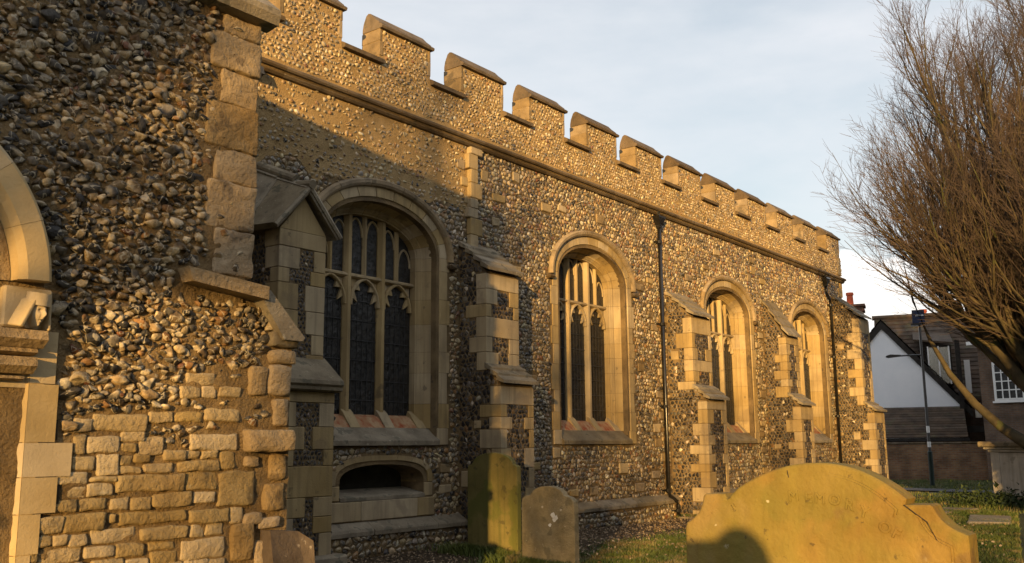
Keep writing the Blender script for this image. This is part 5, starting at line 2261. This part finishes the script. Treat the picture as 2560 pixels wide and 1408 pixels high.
# lean-to below the gable
lz0, lz1 = Z_(1097), Z_(1022)
nc = 12
for k in range(nc):
    a, c = k / nc, (k + 1) / nc
    ya, yc = -.02 - 2.0 * a, -.02 - 2.0 * c
    za, zc_ = lz1 + (lz0 - lz1) * a, lz1 + (lz0 - lz1) * c
    MB().add([(U(2150), ya, za + .01), (U(2405), ya, za + .01), (U(2405), yc, zc_ + .04), (U(2150), yc, zc_ + .04), (U(2150), yc, zc_), (U(2405), yc, zc_)],
             [(0, 1, 2, 3), (3, 2, 5, 4)]).build('roof_course', 'tile', house, fix=False)
MB().box(U(2150), U(2403), -1.8, 0, GZ, lz0 - .02).build('lean_to_wall', 'brick', house)
MB().box(U(2150), U(2408), -2.1, -1.85, lz0 - .16, lz0 - .02).build('eaves_board', 'wood', house)
# dark clutter between the houses
b = MB()
b.box(U(2396), U(2408), -.2, 0, GZ, Z_(860))
b.box(U(2452), U(2462), -.3, -.1, Z_(1085), Z_(930))
b.box(U(2408), U(2470), -.4, .2, Z_(1085), Z_(1070))
b.build('drain_boards', 'wood', house)
MB().box(U(2418), U(2432), 1.0, 1.08, Z_(1000), Z_(905)).build('narrow_window', 'white', house)
MB().box(U(2432), U(2446), -.2, .3, Z_(1050), Z_(1015)).build('vent_box', 'tomb', house)


def chimney(u0, u1, zb, zt, pots, parent, y=3.0, m='chimbrick'):
    c_ = MB()
    c_.box(u0, u1, y, y + .8, zb, zt)
    c_.box(u0 - .08, u1 + .08, y - .08, y + .88, zt - .35, zt - .22)
    c_.box(u0 - .12, u1 + .12, y - .12, y + .92, zt - .12, zt)
    o = c_.build('chimney', m, parent)
    for pu in pots:
        MB().tube([(pu, y + .4, zt), (pu, y + .4, zt + .5), (pu, y + .4, zt + .52), (pu, y + .4, zt + .65)], [.17, .15, .19, .18], 12).build('chimney_pot', 'pot', o, smooth=False)


chimney(U(2114), U(2168), Z_(860), Z_(744), [U(2134)], house, 1.5)
chimney(U(2322), U(2340), Z_(800), Z_(770), [U(2331)], house, 6.0)

hb = far_empty('brick_house', U(2440), -3.0, radians(-24))
tag(hb, 'brown brick house with white sash windows and red tiled roof behind the tree', 'house')
W2 = 9.0
MB().box(0, W2, 0, 6, GZ, 4.2).build('brick_wall', 'brick_house', hb)
for k in range(14):
    a, c = k / 14, (k + 1) / 14
    ya, yc = 3.0 - 3.3 * a, 3.0 - 3.3 * c
    za, zc_ = 6.9 - 2.75 * a, 6.9 - 2.75 * c
    MB().add([(-.3, ya, za), (W2 + .3, ya, za), (W2 + .3, yc, zc_ + .06), (-.3, yc, zc_ + .06), (-.3, yc, zc_), (W2 + .3, yc, zc_)],
             [(0, 1, 2, 3), (3, 2, 5, 4)]).build('roof_course', 'tile', hb, fix=False)
MB().prism([(0, 4.2), (6, 4.2), (3, 6.8)], .02, W2 - .02, 'X').build('gable_wall', 'tile_red', hb)
MB().box(-.3, W2 + .3, -.36, -.24, 4.08, 4.22).build('gutter', 'white', hb)
for wx in (.6, 3.1, 5.9):
    for wz in (1.75,):
        f = MB()
        f.box(wx - .06, wx + 1.16, -.05, .02, wz - .06, wz + 1.56)
        fo = f.build('window', 'white', hb)
        MB().box(wx + .02, wx + 1.08, -.052, -.03, wz + .02, wz + 1.48).build('pane', 'glass', fo)
        g_ = MB()
        for i in range(5):
            xx = wx + .02 + i * .265
            g_.box(xx - .022, xx + .022, -.075, -.053, wz, wz + 1.5)
        for i in range(5):
            zz = wz + .02 + i * .365
            g_.box(wx, wx + 1.1, -.078, -.054, zz - .022, zz + .022)
        g_.build('glazing_bar', 'white', fo)
        MB().box(wx - .12, wx + 1.22, -.12, .0, wz - .14, wz - .065).build('window_sill', 'white', fo)
chimney(.6, 1.6, 5, 7.9, [.9, 1.3], hb, 2.6)

# boundary wall of the churchyard
bw = far_empty('boundary_wall', U(2300), -2.6)
tag(bw, 'low dark red brick wall along the far edge of the churchyard', 'wall')
MB().box(-9, 12, 0, .25, GZ - .2, -.05).build('wall_brickwork', 'brick', bw)
for i in range(30):
    stone('coping_stone', 'coping', bw, -9 + i * .7, -9 + i * .7 + .69, -.04, .29, -.05, .03, .02)

# lamp post
lp = empty('lamp_post', (37.9, 9.95, GZ), HR)
tag(lp, 'tall dark street lamp post with side arm and navy box, before the white gable', 'lamp post')
MB().tube([(0, 0, -.1), (0, 0, 1.25), (0, 0, 1.3)], [.085, .085, .05], 12).build('lower_column', 'green_metal', lp, smooth=False)
MB().tube([(0, 0, 1.3), (-.0, 0, 3.6), (-.0, 0, 6.0)], [.055, .05, .045], 10).build('pole', 'iron', lp)
MB().tube([(0, 0, 1.42), (0, 0, 1.62)], .062, 10).build('white_band', 'white', lp)
MB().tube([(0, 0, 1.95), (0, 0, 2.2)], .06, 10).build('white_band', 'white', lp)
b = MB().box(-.24, .20, -.16, .16, 6.06, 6.56)
sg_ = b.build('sign_box', 'sign', lp)
b = MB().box(-.30, .27, -.2, .2, 5.98, 6.05)
b.build('sign_tray', 'iron', lp)
b = MB()
for k in range(6):
    b.box(-.12 + k * .05, -.09 + k * .05, -.165, -.161, 6.32, 6.38)
b.build('sign_marks', 'white', sg_)
b = MB()
b.tube([(-.02, 0, 4.86), (-.75, 0, 4.86)], .03, 8)
b.build('arm', 'iron', lp)
vs = []
MB().prism([(-1.28, 4.82), (-1.20, 4.79), (-.85, 4.82), (-.72, 4.83), (-.74, 4.89), (-1.1, 4.92), (-1.26, 4.87)], -.09, .09, 'Y').build('lamp_head', 'iron', lp)

# chest tomb at the right edge
tb = empty('chest_tomb', (27.6, 5.35, GZ), radians(-8))
tag(tb, 'pale stone chest tomb with projecting moulded top at the right edge', 'tomb')


def tombbox(n, x0, x1, y0, y1, z0, z1, bev=.01, m='tomb'):
    stone(n, m, tb, x0, x1, y0, y1, z0, z1, bev)


tombbox('base', -.55, 1.2, -1.6, .52, -.1, .22, .03, 'limestone_old')
tombbox('side_panel', -.28, .9, -1.4, .28, .22, 1.32, .008)
tombbox('corner_pilaster', -.31, -.12, .10, .31, .22, 1.33, .008)
tombbox('corner_pilaster', -.31, -.12, -1.43, -1.22, .22, 1.33, .008)
tombbox('moulding', -.36, .98, -1.48, .36, 1.33, 1.40, .02)
tombbox('moulding', -.44, 1.06, -1.56, .44, 1.40, 1.46, .02)
tombbox('top_slab', -.54, 1.16, -1.66, .54, 1.46, 1.60, .03, 'limestone_old')
tombbox('raised_panel', -.295, -.27, -1.1, -.02, .36, 1.2, .01)

# low plants round the tomb
n = 2500
x = 26.9 + R.normal(0, .35, n)
y = 5.7 + R.normal(0, .55, n)
z = GZ + np.abs(R.normal(0, .17, n))
u = R.normal(size=(n, 3)) * .035
v = R.normal(size=(n, 3)) * .035
c0 = np.stack([x, y, z], 1)
V = np.stack([c0 - u, c0 + v, c0 + u], 1).reshape(-1, 3)
bu = np_mesh('low_bush', V, [np.arange(3 * n).reshape(-1, 3)], 'leaf')
tag(bu, 'low dark bush growing at the foot of the chest tomb', 'bush')
# flat ledger slabs on the grass
for (x_, y_, a_) in ((21.5, 4.6, .2), (23.8, 6.0, -.1)):
    s_ = empty('ledger_stone', (x_, y_, GZ), a_)
    tag(s_, 'flat worn ledger stone lying in the grass, ' + ('nearer one' if x_ < 22 else 'farther one by the path'), 'ledger stone')
    stone('ledger_slab', 'limestone_old', s_, -1.0, 1.0, -.4, .4, -.05, .06, .03, .01)

# ================================================================== THE PHOTOGRAPHER (behind the camera, only the shadow shows)
hd = Vector((cam.matrix_world.to_3x3() @ Vector((0, 0, -1))))
hd.z = 0
hd.normalize()
side = Vector((hd.y, -hd.x, 0))              # to the right


def PP(f_, s_, z_):
    return tuple(hd * f_ + side * s_ + Vector((0, 0, z_)))


person = empty('person', (0, 0, 0))
tag(person, 'person in dark coat holding up a phone, only the head shadow shows', 'person')
HB = -.46
jn = {'pelvis': (HB, 0, -.66, .16), 'waist': (HB, 0, -.56, .15), 'chest': (HB, 0, -.36, .18), 'neck0': (HB, 0, -.16, .075), 'neck': (HB + .03, 0, -.10, .062),
      'shL': (HB, -.19, -.22, .075), 'elL': (HB + .17, -.23, -.38, .055), 'wrL': (HB + .36, -.10, -.09, .038),
      'shR': (HB, .19, -.22, .075), 'elR': (HB + .17, .23, -.38, .055), 'wrR': (HB + .36, .08, -.09, .038),
      'hipL': (HB, -.10, -.74, .12), 'knL': (HB + .02, -.12, -1.12, .075), 'anL': (HB, -.13, -1.50, .05),
      'hipR': (HB, .10, -.74, .12), 'knR': (HB + .02, .12, -1.12, .075), 'anR': (HB, .13, -1.50, .05),
      'toL': (HB + .16, -.14, -1.55, .04), 'toR': (HB + .16, .14, -1.55, .04)}
names = list(jn)
ed_ = [('pelvis', 'waist'), ('waist', 'chest'), ('chest', 'neck0'), ('neck0', 'neck'), ('chest', 'shL'), ('shL', 'elL'), ('elL', 'wrL'),
       ('chest', 'shR'), ('shR', 'elR'), ('elR', 'wrR'), ('pelvis', 'hipL'), ('hipL', 'knL'), ('knL', 'anL'), ('anL', 'toL'),
       ('pelvis', 'hipR'), ('hipR', 'knR'), ('knR', 'anR'), ('anR', 'toR')]


def skin_obj(name, pts, edges, m, parent, root=0, sub=2):
    me = bpy.data.meshes.new(name)
    me.from_pydata([PP(*p[:3]) for p in pts], edges, [])
    o = link(name, me, parent)
    md = o.modifiers.new('skin', 'SKIN')
    sv = me.skin_vertices[0].data if me.skin_vertices else None
    if sv is None:
        bm = bmesh.new()
        bm.from_mesh(me)
        bm.verts.layers.skin.verify()
        bm.to_mesh(me)
        bm.free()
        sv = me.skin_vertices[0].data
    for i, p in enumerate(pts):
        sv[i].radius = (p[3], p[3])
        sv[i].use_root = i == root
    s = o.modifiers.new('sub', 'SUBSURF')
    s.levels = s.render_levels = sub
    me.materials.append(M[m])
    return o


skin_obj('body', [jn[k] for k in names], [(names.index(a), names.index(b)) for a, b in ed_], 'coat', person)
# head
bm = bmesh.new()
bmesh.ops.create_icosphere(bm, subdivisions=4, radius=1)
for v in bm.verts:
    x, y, z = v.co
    k = 1 - .22 * max(0, -z)
    d = .16 * math.exp(-((y / .14) ** 2 + ((z + .12) / .2) ** 2)) * (x > .3) - .06 * (math.exp(-(((abs(y) - .3) / .14) ** 2 + ((z - .02) / .1) ** 2)) if x > .3 else 0)
    v.co = ((x * .098 + d * .12) * 1.0, y * .076 * k, z * .118)
me = bpy.data.meshes.new('head')
bm.to_mesh(me)
bm.free()
me.polygons.foreach_set('use_smooth', [True] * len(me.polygons))
me.materials.append(M['skin'])
ho = link('head', me, person)
ho.location = PP(HB + .06, .0, -.015)
ho.rotation_euler = (0, 0, math.atan2(hd.y, hd.x))
hr = ho.copy()
hr.data = me.copy()
hr.name = 'hair'
hr.data.materials.clear()
hr.data.materials.append(M['hair'])
for v in hr.data.vertices:
    p = v.co
    if p.x > .03 and p.z < .05:
        v.co = p * .9
    else:
        v.co = p * 1.10
COL.objects.link(hr)
# hands round the phone
for sd_ in (-1, 1):
    wy = -.10 if sd_ < 0 else .08
    pts_ = [(HB + .36, wy, -.09, .026), (HB + .40, wy - .012 * sd_, -.055, .030), (HB + .43, wy - .012 * sd_, -.03, .026)]
    eds = [(0, 1), (1, 2)]
    for fi, (oz, ln) in enumerate(((.0, .030), (.018, .034), (-.016, .030), (-.03, .024))):
        b0 = len(pts_)
        pts_ += [(HB + .435, wy - .02 * sd_, oz - .03, .009), (HB + .452, wy - .035 * sd_, oz - .026, .008), (HB + .452, wy - (.035 + ln) * sd_, oz - .024, .007)]
        eds += [(1, b0), (b0, b0 + 1), (b0 + 1, b0 + 2)]
    b0 = len(pts_)
    pts_ += [(HB + .42, wy - .04 * sd_, -.045, .010), (HB + .428, wy - .065 * sd_, -.03, .008)]
    eds += [(1, b0), (b0, b0 + 1)]
    skin_obj('hand', pts_, eds, 'skin', person, sub=1)
ph = MB()
ph.add([PP(a, b_, c_) for a, b_, c_ in ((-.030, -.085, -.055), (-.030, .065, -.055), (-.030, .065, .042), (-.030, -.085, .042),
                                       (-.022, -.085, -.055), (-.022, .065, -.055), (-.022, .065, .042), (-.022, -.085, .042))],
       [(0, 1, 2, 3), (7, 6, 5, 4), (0, 4, 5, 1), (1, 5, 6, 2), (2, 6, 7, 3), (3, 7, 4, 0)])
tag(ph.build('phone', 'iron'), 'black phone held up sideways by the photographer, outside the picture', 'phone')
